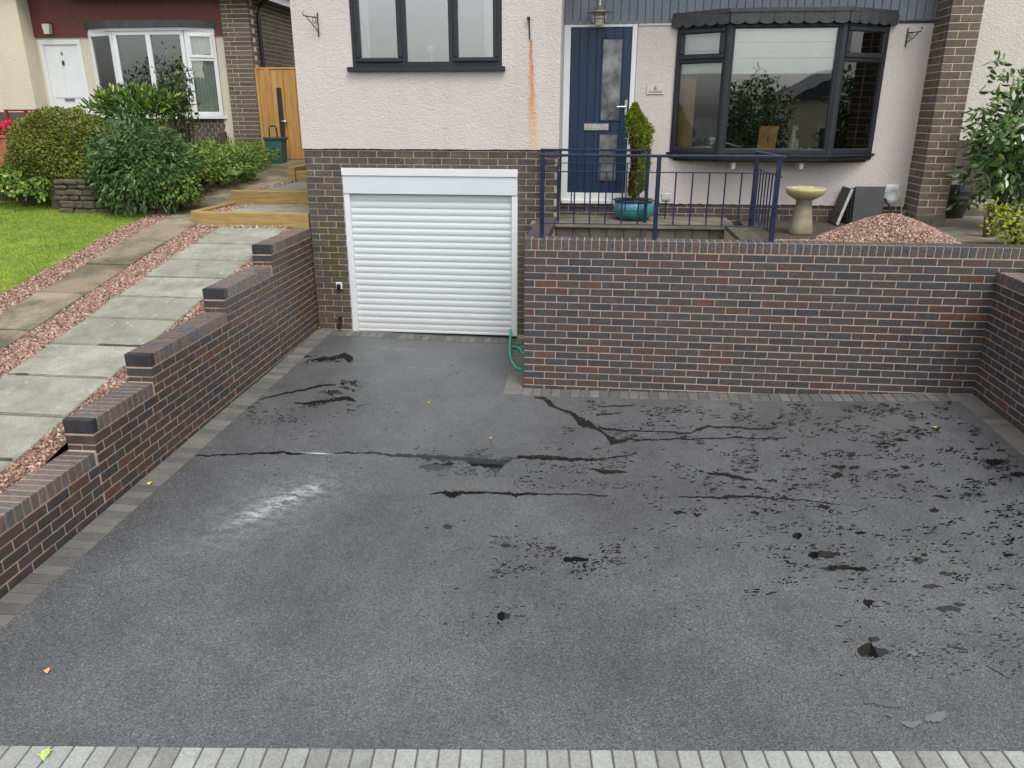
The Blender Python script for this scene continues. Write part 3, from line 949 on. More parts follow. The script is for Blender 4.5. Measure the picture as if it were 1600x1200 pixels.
for b in coping(.22, 1.78, J0 + .1125):
    t = MB().box(b[0] - b[3] / 2, b[0] + b[3] / 2, 0, .215, b[2] - b[5] / 2, b[2] + b[5] / 2, .004)
    rt.add([(p[1], p[0], p[2]) for p in t.v], [tuple(reversed(f)) for f in t.f])
rt.build('return_bricks', M_brick_i, rw, kind='stuff')
local(rw).box(.007, .208, .2085, 1.79, -.06, J0 + .1).build('mortar_core', M_mortar, rw)

# side wall on the right, face at x = 4.4875
sw = thing('side_wall', 'short dark brick side wall meeting the retaining wall at a corner, its coping set lower', 'wall', (4.4875, -.008, 0), -math.pi / 2)
bk = courses(0, 3.6, J0 - .225, 17, par=0, joint=.0082)
cp = coping(0, 3.6, J0 - .225 + .1125)
lay(sw, cp, M_cop, M_cop_i, 48)
lay(sw, bk, M_brick, M_brick_i, 250, score=lambda b: -b[0])
MB().box(.003, 3.59, .0030, .208, -.06, J0 - .225 + .1085).build('mortar_core', M_mortar, sw)

# stepped wall on the left; local x runs towards the house
lw_ = thing('stepped_wall', 'stepped dark brick wall beside the sloping slab path, coping dropping in five levels', 'wall', (wallx(0), 0, 0), math.pi / 2 - PHI)
ZL = 1.277
SEG = [(-.0 + .456, 1.797, 0), (-.777, .456, 1), (-2.184, -.777, 2), (-3.027, -2.184, 3), (-4.25, -3.027, 4), (-5.3, -4.25, 5)]
bk, cp, ends = [], [], []
rows = {}
for (a, b, k) in SEG:
    zt = ZL - .225 * k
    a2 = a + .075
    endc = (a + .0325, -.003 + .1075, zt + .1125 - .05125, .065, .215, .1025)
    ends.append(endc)
    cp += coping(a2, b - .005, zt + .1125)
    for c_ in range(17 - 3 * k if k < 5 else 2):
        z0 = zt - .075 * c_
        gi = 3 * k + c_
        u = a
        off = (.1125 if gi % 2 else 0)
        # bond pattern continuous along the wall
        j0 = math.floor((a - off) / .225)
        for j in range(j0, j0 + 40):
            s0, s1 = off + j * .225, off + j * .225 + .2168
            s0, s1 = max(s0, a), min(s1, b - .0)
            if s1 - s0 > .03: bk.append(((s0 + s1) / 2, .05, z0 - .01 / 2 - .0325, s1 - s0 - (.004 if s1 == b else 0), .1, .0668))
        if c_ < 3:                                  # exposed end bricks of the step
            if c_ % 2 == 0: bk.append((a + .05, .1575, z0 - .0375, .1, .115, .065))
            else: bk.append((a + .05, .1575 + .0, z0 - .0375, .1, .104, .065))
def lscore(b):
    wy = b[0]
    return -wy if wy > -4.2 else -99
lay(lw_, ends, M_endb, M_endb, 50, jit=.0)
lay(lw_, cp, M_cop, M_cop_i, 90, score=lscore)
lay(lw_, bk, M_brickl, M_brickl_i, 204, score=lscore)
for (a, b, k) in SEG:
    MB().box(a + .004, b + (.004 if k else -.003), .0028 + .0001 * k, .208 - .0002 * k, -.06 - .001 * k, ZL - .225 * k + .1085).build('mortar_core', M_mortar, lw_)
# ------------------------------------------------------------------ house number 6
YH, YD = 1.80, 2.40
XL, XC = -2.90, 0.21                # left corner, corner of the recess
house = thing('house', 'pale rendered house number six with white roller garage door and dark bay window', 'house', (0, YH, 0))
HB = lambda: local(house)


def wall_sheet(mb, x0, x1, z0, z1, y, holes, depth=.1, jag=0.0, th=.016, seed=1):
    """front face in the plane y with rectangular holes and reveals; optional uneven lower edge"""
    xs = sorted({x0, x1, *[h for q in holes for h in q[:2]]}); zs = sorted({z0, z1, *[h for q in holes for h in q[2:]]})
    inside = lambda cx, cz: any(q[0] < cx < q[1] and q[2] < cz < q[3] for q in holes)
    for i in range(len(xs) - 1):
        for j in range(len(zs) - 1):
            a, b, c, d = xs[i], xs[i + 1], zs[j], zs[j + 1]
            if inside((a + b) / 2, (c + d) / 2): continue
            if jag and abs(c - z0) < 1e-6:
                n = max(2, int((b - a) / .025)); rr = random.Random(seed)
                bx = [a + (b - a) * k / n for k in range(n + 1)]
                bz = [c + jag * (mnoise.noise((q * 3.1, seed, 0)) + .7 * mnoise.noise((q * 17, seed, 3))) for q in bx]
                vs = [(q, y, w) for q, w in zip(bx, bz)] + [(q, y, d) for q in bx] + [(q, y + th, w + .003) for q, w in zip(bx, bz)]
                m = n + 1
                fs = [(k, k + 1, m + k + 1, m + k) for k in range(n)] + [(2 * m + k, 2 * m + k + 1, k + 1, k) for k in range(n)]
                mb.add(vs, fs)
            else:
                mb.add([(a, y, c), (b, y, c), (b, y, d), (a, y, d)], [(0, 1, 2, 3)])
    for (a, b, c, d) in holes:
        mb.add([(a, y, c), (b, y, c), (b, y, d), (a, y, d), (a, y + depth, c), (b, y + depth, c), (b, y + depth, d), (a, y + depth, d)],
               [(0, 4, 5, 1), (1, 5, 6, 2), (2, 6, 7, 3), (3, 7, 4, 0)])
    return mb


# upper left window opening (plane of the garage block)
wx0, wx1 = ax(549, 60, YH), ax(784.5, 60, YH)
wz0 = az(665, 104.5, YH); wz1 = wz0 + 1.15
RZ = 2.355
rm = wall_sheet(HB(), XL - .012, XC + .012, RZ, 5.2, YH - .016, [(wx0, wx1, wz0, wz1)], .12, jag=.011, seed=2)
rm.build('render_wall', M_render, house)
rs = HB()                                                        # return into the recess and the left flank
rs.add([(XC + .012, YH - .016, RZ), (XC + .012, YD, RZ), (XC + .012, YD, 5.2), (XC + .012, YH - .016, 5.2)], [(0, 1, 2, 3)])
rs.add([(XL - .012, YH - .016, RZ), (XL - .012, 9.8, RZ), (XL - .012, 9.8, 5.2), (XL - .012, YH - .016, 5.2)], [(3, 2, 1, 0)])
rs.build('render_return', M_render, house)

# ---- garage block brickwork
gx0, gx1 = ax(533.5, 262, YH), ax(809, 267, YH)
gz1 = az(670, 264, YH)
gz0 = .085
PT, ST = .0778, .2286


def skipdoor(a, b, z):
    if z > gz1 - .01: return [(a, b)]
    return [(a, min(b, gx0 - .004)), (max(a, gx1 + .004), b)]


gb = courses(XL, XC, RZ + .055, 30, PT, ST, .0095, .1, y=0, skip=skipdoor, par=0)
bw = local(house)
bw = wall_sheet(bw, XL + .003, XC - .003, -.02, RZ + .05, YH + .006, [(gx0, gx1, -.02, gz1)], .15)
bw.add([(XC - .004, YH + .006, -.02), (XC - .004, YD, -.02), (XC - .004, YD, RZ + .05), (XC - .004, YH + .006, RZ + .05)], [(0, 1, 2, 3)])
bwall = bw.build('brick_wall', M_hmortar, house)
lay(bwall, gb, M_hbrick, M_hbrick_i, 300, jit=.0025, score=lambda b: b[2])
lb = MB()                                                        # flank and recess brickwork
for b in courses(.11, .6, RZ + .055, 30, PT, ST, .0095, .05, par=1):
    t = MB().box(b[0] - b[3] / 2, b[0] + b[3] / 2, 0, .05, b[2] - b[5] / 2, b[2] + b[5] / 2, .004)
    lb.add([(XC - p[1], p[0], p[2]) for p in t.v], t.f)
lb.build('brick_fill', M_hbrick_i, bwall, kind='stuff')

# ---- roller garage door
sz1 = az(670, 305.5, YH)
rail = .075
gd = HB()
gd.box(gx0 + .002, gx0 + rail, YH + .0, YH + .09, gz0 - .03, sz1 + .01, .004)
gd.box(gx1 - rail, gx1 - .002, YH + .0, YH + .09, gz0 - .03, sz1 + .01, .004)
gdoor = gd.build('garage_door', M_white, house)
bx = HB(); bx.box(gx0 + .003, gx1 - .003, YH - .012, YH + .2, sz1 + .011, gz1 - .086, .006); bx.build('roller_box', M_white_d, gdoor)
bx = HB(); bx.box(gx0 + .0, gx1 - .0, YH - .026, YH + .12, gz1 - .085, gz1 + .004, .004); bx.build('head_trim', M_white, gdoor)
NS = 21
sp = (sz1 - gz0) / NS
prof = [(.045, 0.0)] + [(.045 - .008 * math.sin(math.pi * min(1, t / .84)) ** .7 if t < .84 else .045, sp * t) for t in np.linspace(.02, .98, 12)] + [(.045, sp), (.06, sp), (.06, 0)]
sm = MB().prism([(p[0], p[1]) for p in prof], gx0 + rail + .001, gx1 - rail - .001, 'x').mesh('slat', M_slat)
for k in range(NS):
    o = bpy.data.objects.new('slat', sm); COL.objects.link(o); o.parent = gdoor; o.location = (0, 0.005, gz0 + sp * k)
st_ = HB(); st_.box(gx0 + rail, gx1 - rail, YH + .03, YH + .075, gz0 - .03, gz0 - .001, .004); st_.build('bottom_rail', M_white_d, gdoor)


# ---- windows
def facet(P0, P1, z0):
    a = math.atan2(P1[1] - P0[1], P1[0] - P0[0])
    return Matrix.Translation((P0[0], P0[1], z0)) @ Matrix.Rotation(a, 4, 'Z'), math.hypot(P1[0] - P0[0], P1[1] - P0[1])


def frame_rect(mb, x0, x1, z0, z1, w, y0, y1, ch=.006):
    mb.box(x0, x1, y0, y1, z0, z0 + w, ch); mb.box(x0, x1, y0, y1, z1 - w, z1, ch)
    mb.box(x0, x0 + w, y0 + .0005, y1 - .0005, z0 + w - .004, z1 - w + .004, ch); mb.box(x1 - w, x1, y0 + .0005, y1 - .0005, z0 + w - .004, z1 - w + .004, ch)


def sub(mb, name, mat, parent): return mb.build(name, mat, parent)


Hinv = world_of(house).inverted()
uw = MB(Hinv)
frame_rect(uw, wx0 + .004, wx1 - .004, wz0 + .001, wz1, .055, YH - .005, YH + .065)
m1, m2 = ax(631, 60, YH), ax(705, 60, YH)
for m in (m1, m2): uw.box(m - .032, m + .032, YH - .004, YH + .064, wz0 + .05, wz1 - .05, .006)
upper = uw.build('window', M_dark, house)
for (a, b) in ((wx0 + .05, m1 - .026), (m2 + .026, wx1 - .05)):
    q = MB(Hinv); frame_rect(q, a, b, wz0 + .048, wz1 - .05, .052, YH - .028, YH + .03, .012); q.build('sash', M_dark, upper)
    q = MB(Hinv); q.box(a + .045, b - .045, YH + .012, YH + .02, wz0 + .09, wz1 - .09); q.build('pane', M_glass2, upper)
q = MB(Hinv); q.box(m1 + .028, m2 - .028, YH + .012, YH + .02, wz0 + .05, wz1 - .05); q.build('pane', M_glass2, upper)
q = MB(Hinv); q.box(ax(545, 108, YH), ax(790, 110, YH), YH - .075, YH + .05, az(665, 111.5, YH - .07), wz0, .005); q.build('sill', M_dark, upper)

# room behind it
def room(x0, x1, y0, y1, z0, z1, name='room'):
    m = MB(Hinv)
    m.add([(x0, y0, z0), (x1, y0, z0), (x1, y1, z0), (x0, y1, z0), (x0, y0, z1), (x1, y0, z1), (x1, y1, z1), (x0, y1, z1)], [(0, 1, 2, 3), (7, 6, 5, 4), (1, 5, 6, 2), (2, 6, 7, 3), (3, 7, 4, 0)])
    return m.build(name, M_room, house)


room(-2.8, .1, YH + .1, 5.0, 2.45, 5.1)

# ---- recessed part: door and bay in the plane y = YD
dx0, dx1 = XC + .014, ax(997, 36, YD)
dz0, dz1 = az(900, 316, YD), az(940, 33.5, YD)
CB = az(1020, 36.5, YD)                                          # underside of the boarding
bx0, bx1 = ax(1055, 120, YD), ax(1377, 120, YD)
bz0, bz1 = az(1200, 240, 2.1), az(1200, 36, 2.1)
PX0, PX1 = 4.41, 4.735                                           # pillar
rr_ = wall_sheet(HB(), XC + .013, PX0 + .02, az(1100, 318.5, YD), CB, YD - .016, [(dx0 - .001, dx1 + .004, az(1100, 318.5, YD), CB), (bx0, bx1, bz0, bz1)], .12, jag=.012, seed=5)
rr_.build('render_wall', M_render, house)
pl = HB(); pl.add([(XC, YD + .006, 1.3), (PX0 + .1, YD + .006, 1.3), (PX0 + .1, YD + .006, dz0 + .05), (XC, YD + .006, dz0 + .05)], [(0, 1, 2, 3)])
plinth = pl.build('brick_plinth', M_hmortar, house)
lay(plinth, [(b[0], b[1] + YD - YH, b[2], b[3], b[4], b[5]) for b in courses(XC + .01, PX0, dz0 + .03, 5, .076, ST, .0095, .1, par=1)], M_hbrick, M_hbrick_i, 300, jit=.0025)
room(1.2, 4.38, YD + .12, 5.5, 1.9, 3.95)
# boarding above
bo = HB(); bo.box(XC + .014, PX0 + .01, YD + .001, YD + .02, CB, 5.2); boards = bo.build('boarding', M_board, house)
px = XC + .015; bw_ = .0945
bmsh = MB().box(.002, bw_ - .0035, YD - YH - .02, YD - YH + .0, CB - .004, 5.19, .004).mesh('board', M_board)
while px < PX0:
    o = bpy.data.objects.new('board', bmsh); COL.objects.link(o); o.parent = boards; o.location = (px, random.uniform(-.0015, .0015), random.uniform(-.003, .002)); px += bw_
q = HB(); q.box(dx1 + .01, bx0 - .07, YD - .03, YD - .0165, CB - .028, CB - .004, .003); q.build('drip_batten', M_render, boards)
q = HB(); q.box(bx1 + .10, PX0, YD - .03, YD - .0165, CB - .03, CB - .004, .003); q.build('drip_batten', M_iron, boards)

# ---- front door
lx0, lx1 = ax(890.5, 120, YD), ax(985, 120, YD)
lz0, lz1 = az(905, 300.5, YD), az(935, 42.5, YD)
fr = HB()
fr.box(dx0, lx0, YD - .012, YD + .06, dz0, dz1, .005); fr.box(lx1, dx1, YD - .012, YD + .06, dz0, dz1, .005)
fr.box(lx0 - .003, lx1 + .003, YD - .0115, YD + .06, lz1, dz1, .005); fr.box(lx0 - .003, lx1 + .003, YD - .0115, YD + .06, dz0, lz0 - .004, .005)
dframe = fr.build('door_frame', M_white, house)
q = HB(); q.box(dx0 + .01, dx1, YD - .055, YD + .02, dz0 - .012, dz0 + .035, .006); q.build('threshold', M_white, dframe)
lf = HB(); lf.box(lx0 + .002, lx1 - .002, YD + .012, YD + .06, lz0, lz1)
leaf = lf.build('front_door', M_door, house)
nb = 7
for k in range(nb):                                             # vertical plank faces
    a, b = lx0 + .004 + (lx1 - lx0 - .008) * k / nb, lx0 + .004 + (lx1 - lx0 - .008) * (k + 1) / nb
    q = HB(); q.box(a + .0015, b - .0015, YD + .004, YD + .013, lz0 + .004, lz1 - .004, .003); q.build('plank', M_door, leaf)
for (u0, u1, v0, v1, hv) in ((941, 970, 61.5, 187, 120), (936, 963, 210, 281, 245)):
    a, b = ax(u0, hv, YD), ax(u1, hv, YD); z0, z1 = az(950, v1, YD), az(950, v0, YD)
    q = HB(); frame_rect(q, a - .022, b + .022, z0 - .022, z1 + .022, .022, YD - .010, YD + .013, .006); q.build('glazing_bead', M_door, leaf)
    q = HB(); q.box(a, b, YD - .002, YD + .008, z0, z1); q.build('pane', M_obscure, leaf)
q = HB(); q.box(ax(912.5, 198, YD), ax(951, 198, YD), YD - .018, YD + .01, az(930, 203.5, YD), az(930, 193, YD), .004)
q.build('letterbox', M_chrome, leaf)
q = HB(); q.box(ax(917, 198, YD), ax(946, 198, YD), YD - .0225, YD - .0175, az(930, 201, YD), az(930, 195.6, YD), .002); q.build('letterbox_flap', M_chrome, leaf)
hx = ax(978, 166, YD)
q = HB(); q.box(hx - .016, hx + .016, YD - .012, YD + .008, az(978, 180, YD), az(978, 156, YD), .004); q.tube([(hx, YD - .05, az(978, 167, YD)), (hx - .11, YD - .055, az(978, 167, YD))], .010, 8); q.tube([(hx, YD, az(978, 167, YD)), (hx, YD - .05, az(978, 167, YD))], .009, 8)
q.build('handle', M_chrome, leaf)

# ---- bay window
YB = 2.06
c0, c1 = (bx0 + .0, YD - .01), (bx1 - .0, YD - .01)
b1, b2 = (ax(1133, 140, YB), YB), (ax(1306, 140, YB), YB)
bay = HB()
for (A, B) in ((c0, b1), (b1, b2), (b2, c1)):
    X, L = facet(A, B, 0)
    t = MB(Hinv @ X); frame_rect(t, .003, L - .003, bz0 + .0, bz1, .052, -.03, .04)
    bay.v_ = None
    o_ = len(bay.v); bay.v += t.v; bay.f += [tuple(i + o_ for i in f) for f in t.f]
for p in (b1, b2):
    t = MB(Hinv); t.lathe([(.052, bz0 + .001), (.052, bz1 - .001)], (p[0], p[1] + .005, 0), 12); o_ = len(bay.v); bay.v += t.v; bay.f += [tuple(i + o_ for i in f) for f in t.f]
bayw = bay.build('bay_window', M_dark, house)
trz = az(1090, 94, 2.22)
for (A, B) in ((c0, b1), (b2, c1)):
    X, L = facet(A, B, 0)
    q = MB(Hinv @ X); q.box(.05, L - .05, -.032, .042, trz - .03, trz + .012, .006); q.build('transom', M_dark, bayw)
    q = MB(Hinv @ X); frame_rect(q, .040, L - .040, trz + .006, bz1 - .035, .058, -.052, .0, .012); q.build('sash', M_dark, bayw)
    q = MB(Hinv @ X); q.box(.085, L - .085, -.022, -.014, trz + .05, bz1 - .085); q.build('pane', M_glass, bayw)
    q = MB(Hinv @ X); q.box(.05, L - .05, 0.0, .008, bz0 + .045, trz - .026); q.build('pane', M_glass, bayw)
    q = MB(Hinv @ X); frame_rect(q, .045, L - .045, bz0 + .045, trz - .022, .014, -.006, .006, .003); q.build('bead', M_dark, bayw)
X, L = facet(b1, b2, 0)
q = MB(Hinv @ X); q.box(.05, L - .05, 0.0, .008, bz0 + .045, bz1 - .045); q.build('pane', M_glass, bayw)
q = MB(Hinv @ X); frame_rect(q, .046, L - .046, bz0 + .045, bz1 - .045, .014, -.006, .006, .003); q.build('bead', M_dark, bayw)


def offset_plan(d):
    a = math.atan2(b1[1] - c0[1], b1[0] - c0[0]); e = math.atan2(c1[1] - b2[1], c1[0] - b2[0])
    k1 = math.tan(abs(a) / 2) * d; k2 = math.tan(abs(e) / 2) * d
    return [(c0[0] - d * .9, YD), (b1[0] - k1 * .9, YB - d), (b2[0] + k2 * .9, YB - d), (c1[0] + d * .9, YD)]


zs0 = az(1200, 247, YB - .05)
q = HB(); q.prism(offset_plan(.085), bz0 - .028, bz0 - .001, 'z'); q.build('sill', M_dark, bayw)
q = HB(); q.prism(offset_plan(.045), bz0 - .075, bz0 - .029, 'z'); q.build('sill_apron', M_dark, bayw)
q = HB(); q.prism(offset_plan(-.01), bz0 - .10, bz0 - .076, 'z'); q.build('soffit', M_black, bayw)
zc0, zc1 = bz1 + .0, bz1 + .10
q = HB(); q.prism(offset_plan(.065), zc0 + .0, zc1 + .0, 'z'); canopy = q.build('canopy', M_dark, bayw)
M_lead = simple('lead_flashing', (.040, .042, .046), .55, .3, 12, .5, 50, dirt=((.09, .09, .095), .4))
q = HB(); q.prism(offset_plan(.115), zc1 + .001, zc1 + .042, 'z'); q.build('canopy_top', M_lead, canopy)
op = offset_plan(.085)
op[0] = (op[0][0] - .0, YD - .03); op[3] = (op[3][0] + .0, YD - .03)
for (A, B) in zip(op[:-1], op[1:]):
    X, L = facet(A, B, 0)
    nsc = max(2, round(L / .155)); w_ = L / nsc
    for k in range(nsc):
        arc = [(w_ * (.5 - .5 * math.cos(t)), -.032 * math.sin(t)) for t in np.linspace(0, math.pi, 9)]
        poly = [(k * w_ + .001 + p[0] * .985, zc0 + .012 + p[1]) for p in arc] + [((k + 1) * w_ - .001, zc1 - .0), (k * w_ + .001, zc1 - .0)]
        t = MB(Hinv @ X); t.prism(poly, -.018 - .003 * (k % 2), .0, 'y'); t.build('scalloped_tile', M_lead, canopy)
for u in (1146, 1252):
    xx = ax(u, 255, 2.15)
    q = HB(); q.box(xx - .022, xx + .022, 2.12, YD - .01, az(u, 264, 2.15), bz0 - .101, .004); q.build('corbel', M_white, bayw)

# ---- brick pillar
pc = .0815
pm = HB(); pm.box(PX0 + .006, PX1 - .006, 1.966, YD + .3, 1.4, 5.2); pil = pm.build('brick_pillar', M_lmortar, house)
pbr = []
k = 0; z = 1.66
pside = []
while z < 4.35:
    h_ = pc - .0105
    Lw = PX1 - PX0
    a = .108 if k % 2 else Lw - .118
    pbr.append((PX0 + a / 2, 1.96 + .05 - YH, z + h_ / 2, a, .1, h_)); pbr.append((PX0 + a + .01 + (Lw - a - .01) / 2, 1.96 + .05 - YH, z + h_ / 2, Lw - a - .01, .1, h_))
    s = 2.062 if True else 0
    yy = s + .01
    LL = [.115, .215] if k % 2 else [.215, .115]
    for q_ in LL:
        pside.append((PX0 + .02, yy + q_ / 2 - YH, z + h_ / 2, .04, q_ - .01, h_)); yy += q_
    z += pc; k += 1
pbr = [(b[0], b[1], b[2], b[3], b[4], b[5]) for b in pbr] + pside
lay(pil, pbr, M_lbrick, M_lbrick_i, 300, jit=.0015)
q = HB(); q.box(PX0 - .01, PX1 + .012, 1.945, 2.3, 1.38, 1.655, .02); q.build('pillar_base', M_plinthb, pil)
# the bulk of the house behind, and its roof
bk_ = HB(); bk_.box(XL + .02, PX1 - .02, 5.6, 9.8, .0, 5.2); bk_.build('rear_block', M_cream, house)
rf = HB(); rf.prism([(XL - .35, 5.2), (PX1 + .35, 5.2), (PX1 + .35, 5.32), ((XL + PX1) / 2, 7.1), (XL - .35, 5.32)], YH - .35, 10.2, 'y'); rf.build('roof', M_slate, house)

# ------------------------------------------------------------------ terrace, landing and side ground
TZ = 1.50
t = MB(); t.box(2.45, 9.5, .209, 4.6, TZ - .4, TZ); structure('terrace', t, M_soil)
t = MB(); t.box(.209, 2.17, .209, 1.56, 1.0, 1.36); structure('planting_well', t, M_soil)
LZ = 1.535
land = thing('door_landing', 'mossy concrete landing slab in front of the blue front door', 'step', (1, 1.9, 1.3))
t = local(land); t.box(-.09, 2.3, 1.56, YH - .003, LZ - .055, LZ, .012); t.box(XC + .02, 2.3, YH - .0025, YD + .003, LZ - .0555, LZ, .002); t.build('slab', M_concrete, land)
t = local(land); t.box(-.07, 2.28, 1.60, YD, 1.0, LZ - .056); t.build('mortar_core', M_soil, land)
lb_ = []
for r_ in range(2):
    x = -.07 + (.1 if r_ else .29)
    while x < 2.25:
        lb_.append((x + .098 - 1, 1.595 + .02 - 1.9, LZ - .056 - .055 - r_ * .115 - 1.3, .190, .04, .105)); x += .2
lay(land, lb_, M_plinthb, M_plinthb, 300, name='facing_block', jit=.003)
ab = thing('air_brick', 'small grey air brick with round holes beside the landing', 'air brick', (.02, 1.56, 1.4))
t = local(ab); t.box(-.065, .20, 1.545, 1.592, LZ - .135, LZ - .06, .003); t.build('body', M_plinthb, ab)
t = local(ab)
for i in range(7):
    for j in range(2):
        cx, cz = -.04 + i * .036, LZ - .117 + j * .036
        t.prism([(cx + .011 * math.cos(q), cz + .011 * math.sin(q)) for q in np.linspace(0, 6.283, 9)[:-1]], 1.5435, 1.55, 'y')
t.build('holes', M_black, ab)
wellw = thing('well_wall', 'low mossy brick edge between landing and gravel bed under railing gate', 'wall', (2.3, .9, 1.0))
t = local(wellw); t.box(2.175, 2.445, .212, 1.555, 1.0, 1.50); t.build('mortar_core', M_hmortar, wellw)
yy = .25; i = 0
ww = []
while yy < 1.5:
    ww.append((2.31 - 2.3, yy + .04 - .9, 1.51 + .012 - 1.0, .272, .07, .05)); yy += .08
lay(wellw, ww, M_plinthb, M_plinthb, 300, name='edge_brick', jit=.004)

# passage and the house beyond on the right
nr = thing('neighbour_wall', 'cream rendered side building with brick base behind the brick pillar', 'house', (6.5, 4.6, 1.4))
rz_ = az(1530, 219, 4.6)
t = local(nr); t = wall_sheet(t, 4.2, 10.5, rz_, 5.6, 4.585, [], jag=.006, seed=9); t.build('render_wall', M_ivory, nr)
t = local(nr); t.box(4.2, 10.5, 4.607, 5.0, 1.2, 5.6); nrw = t.build('brick_base', simple('dark_mortar', (.2, .165, .115), .9, .2, 12), nr)
lay(nrw, [(b[0] - 6.5, b[1] + 4.6 - 4.6, b[2] - 1.4, b[3], b[4], b[5]) for b in courses(4.4, 8.2, rz_ + .03, 13, .08, .236, .0095, .1)], M_hbrick, M_hbrick_i, 300, jit=.002)
t = MB(); t.box(5.35, 9.5, 3.15, 4.58, TZ - .2, TZ + .13, .02); structure('side_path', t, M_concrete)
t = MB(); t.box(4.1, 9.4, .9, 3.1, TZ - .1, TZ + .012, .006); structure('wet_slab', t, M_concrete)
# ------------------------------------------------------------------ railings
def railing(name, label, pts_posts, top, foot, bal, cap=.028, posts=.042, rails=(), up0=None, group=None):
    """pts_posts: plan points of posts (x, y, z foot); rails: heights of thin rails"""
    root = thing(name, label, 'railing', pts_posts[0], group=group)
    for p in pts_posts:
        local(root).bar(p, (p[0], p[1], top - .01), posts, posts, .004).build('post', M_navy, root)
    a, b = pts_posts[0], pts_posts[-1]
    ext = Vector((b[0] - a[0], b[1] - a[1], 0)).normalized() * .03
    local(root).bar((a[0] - ext.x, a[1] - ext.y, top), (b[0] + ext.x, b[1] + ext.y, top), .045, .026, .005).build('top_rail', M_navy, root)
    for z in rails:
        local(root).bar((a[0], a[1], z), (b[0], b[1], z), .022, .010, .002).build('rail', M_navy, root)
    for (x, y) in bal:
        local(root).bar((x, y, rails[-1]), (x, y, rails[0]), .014, .014, .002).build('baluster', M_navy, root)
    return root


YR = .11
WT = J0 + .1125
ft = az(1000, 243.5, YR)
xa, xb, xe = ax(847.5, 300, YR), ax(1027, 300, YR), ax(1213, 300, YR)
rt1, rb1 = az(1000, 269, YR), az(1000, 351, YR)
bals = [ax(u, 310, YR) for u in (873, 897.5, 922, 946.5, 972, 998, 1054, 1080, 1106, 1131, 1156, 1181)]
railing('front_railing', 'long navy metal railing standing on top of the brick retaining wall', [(xa, YR, WT - .01), (xb, YR, WT - .01), (xe, YR, WT - .01)], ft, WT, [(x, YR) for x in bals], rails=(rt1, rb1))
YR2 = 1.72
ft2 = az(930, 234.5, YR2)
xa2, xb2 = ax(848, 300, YR2) + .0, ax(1010, 300, YR2)
b2s = [ax(u, 300, YR2) for u in (871, 893, 914, 936, 957, 978)]
railing('landing_railing', 'short navy railing across the landing right in front of the blue door', [(xa2, YR2, LZ - .01), (xb2, YR2, LZ - .01)], ft2, LZ, [(x, YR2) for x in b2s], rails=(az(930, 255, YR2), az(930, 329, YR2)))
yb_ = 1.50
side = thing('side_railing', 'navy railing panel running back from the end post towards the bay window', 'railing', (xe + .03, .2, WT))
sx_ = xe + .045
local(side).bar((sx_, YR + .05, ft - .01), (sx_, yb_, ft - .02), .045, .026, .005).build('top_rail', M_navy, side)
for z in (ft - .19, WT + .05): local(side).bar((sx_, YR + .05, z), (sx_, yb_, z), .022, .010, .002).build('rail', M_navy, side)
local(side).bar((sx_, yb_, 1.49), (sx_, yb_, ft - .02), .042, .042, .004).build('post', M_navy, side)
for k in range(8):
    y = YR + .16 + k * .155
    local(side).bar((sx_, y, WT + .05), (sx_, y, ft - .19), .014, .014, .002).build('baluster', M_navy, side)

# ------------------------------------------------------------------ pot and conifer
pcx, pcy = ax(990, 320, 2.02), 2.02
k_ = (ax(1023, 312, pcy) - ax(958, 312, pcy)) / 2
pz1 = az(990, 311, pcy)
ph = pz1 - LZ
n = NT('turquoise_glaze')
o = n.sep(n.pos())
c = n.ramp(n.math('ADD', n.math('DIVIDE', n.math('SUBTRACT', o[2], LZ), ph), n.math('MULTIPLY', n.math('SUBTRACT', n.noise(9, 5), .5), .5)), [(0.15, (.02, .16, .15)), (0.5, (.035, .26, .27)), (0.72, (.08, .22, .30)), (0.85, (.10, .27, .38))])
n.set(color=c, rough=.14, spec=.6); n.bump(n.noise(18, 3), .08, .01)
M_pot = n.m
pot = thing('plant_pot', 'turquoise glazed round pot standing on the landing beside the blue door', 'pot', (pcx, pcy, LZ))
MB().lathe([(.62 * k_, 0.0), (.72 * k_, .01), (.90 * k_, ph * .22), (.99 * k_, ph * .50), (.98 * k_, ph * .74), (.90 * k_, ph * .92), (.86 * k_, ph * .93), (.84 * k_, ph * .85), (.7 * k_, ph * .82)], (0, 0, 0), 36).build('body', M_pot, pot, smooth=True)
MB().lathe([(.86 * k_, ph * .9), (1.0 * k_, ph * .93), (1.02 * k_, ph * .97), (.98 * k_, ph), (.88 * k_, ph * .99), (.85 * k_, ph * .9)], (0, 0, 0), 36).build('rim', simple('dark_green_glaze', (.02, .055, .045), .2, .3, 12), pot, smooth=True)
MB().lathe([(.83 * k_, ph * .84), (.5 * k_, ph * .90), (.05 * k_, ph * .92)], (0, 0, 0), 20).build('soil', M_soil, pot)
con = thing('conifer', 'slim golden conifer, browned along one side, growing in the turquoise pot', 'conifer', (pcx, pcy, pz1 - .03))
ctop = az(992, 163, pcy); cb = pz1 + .03
rng = np.random.default_rng(5)
H = ctop - cb
def con_r(t): return .138 * np.interp(t, [0, .06, .2, .40, .58, .72, .84, .93, 1.0], [.35, .70, .84, .86, 1.0, 1.12, .78, .36, .08])
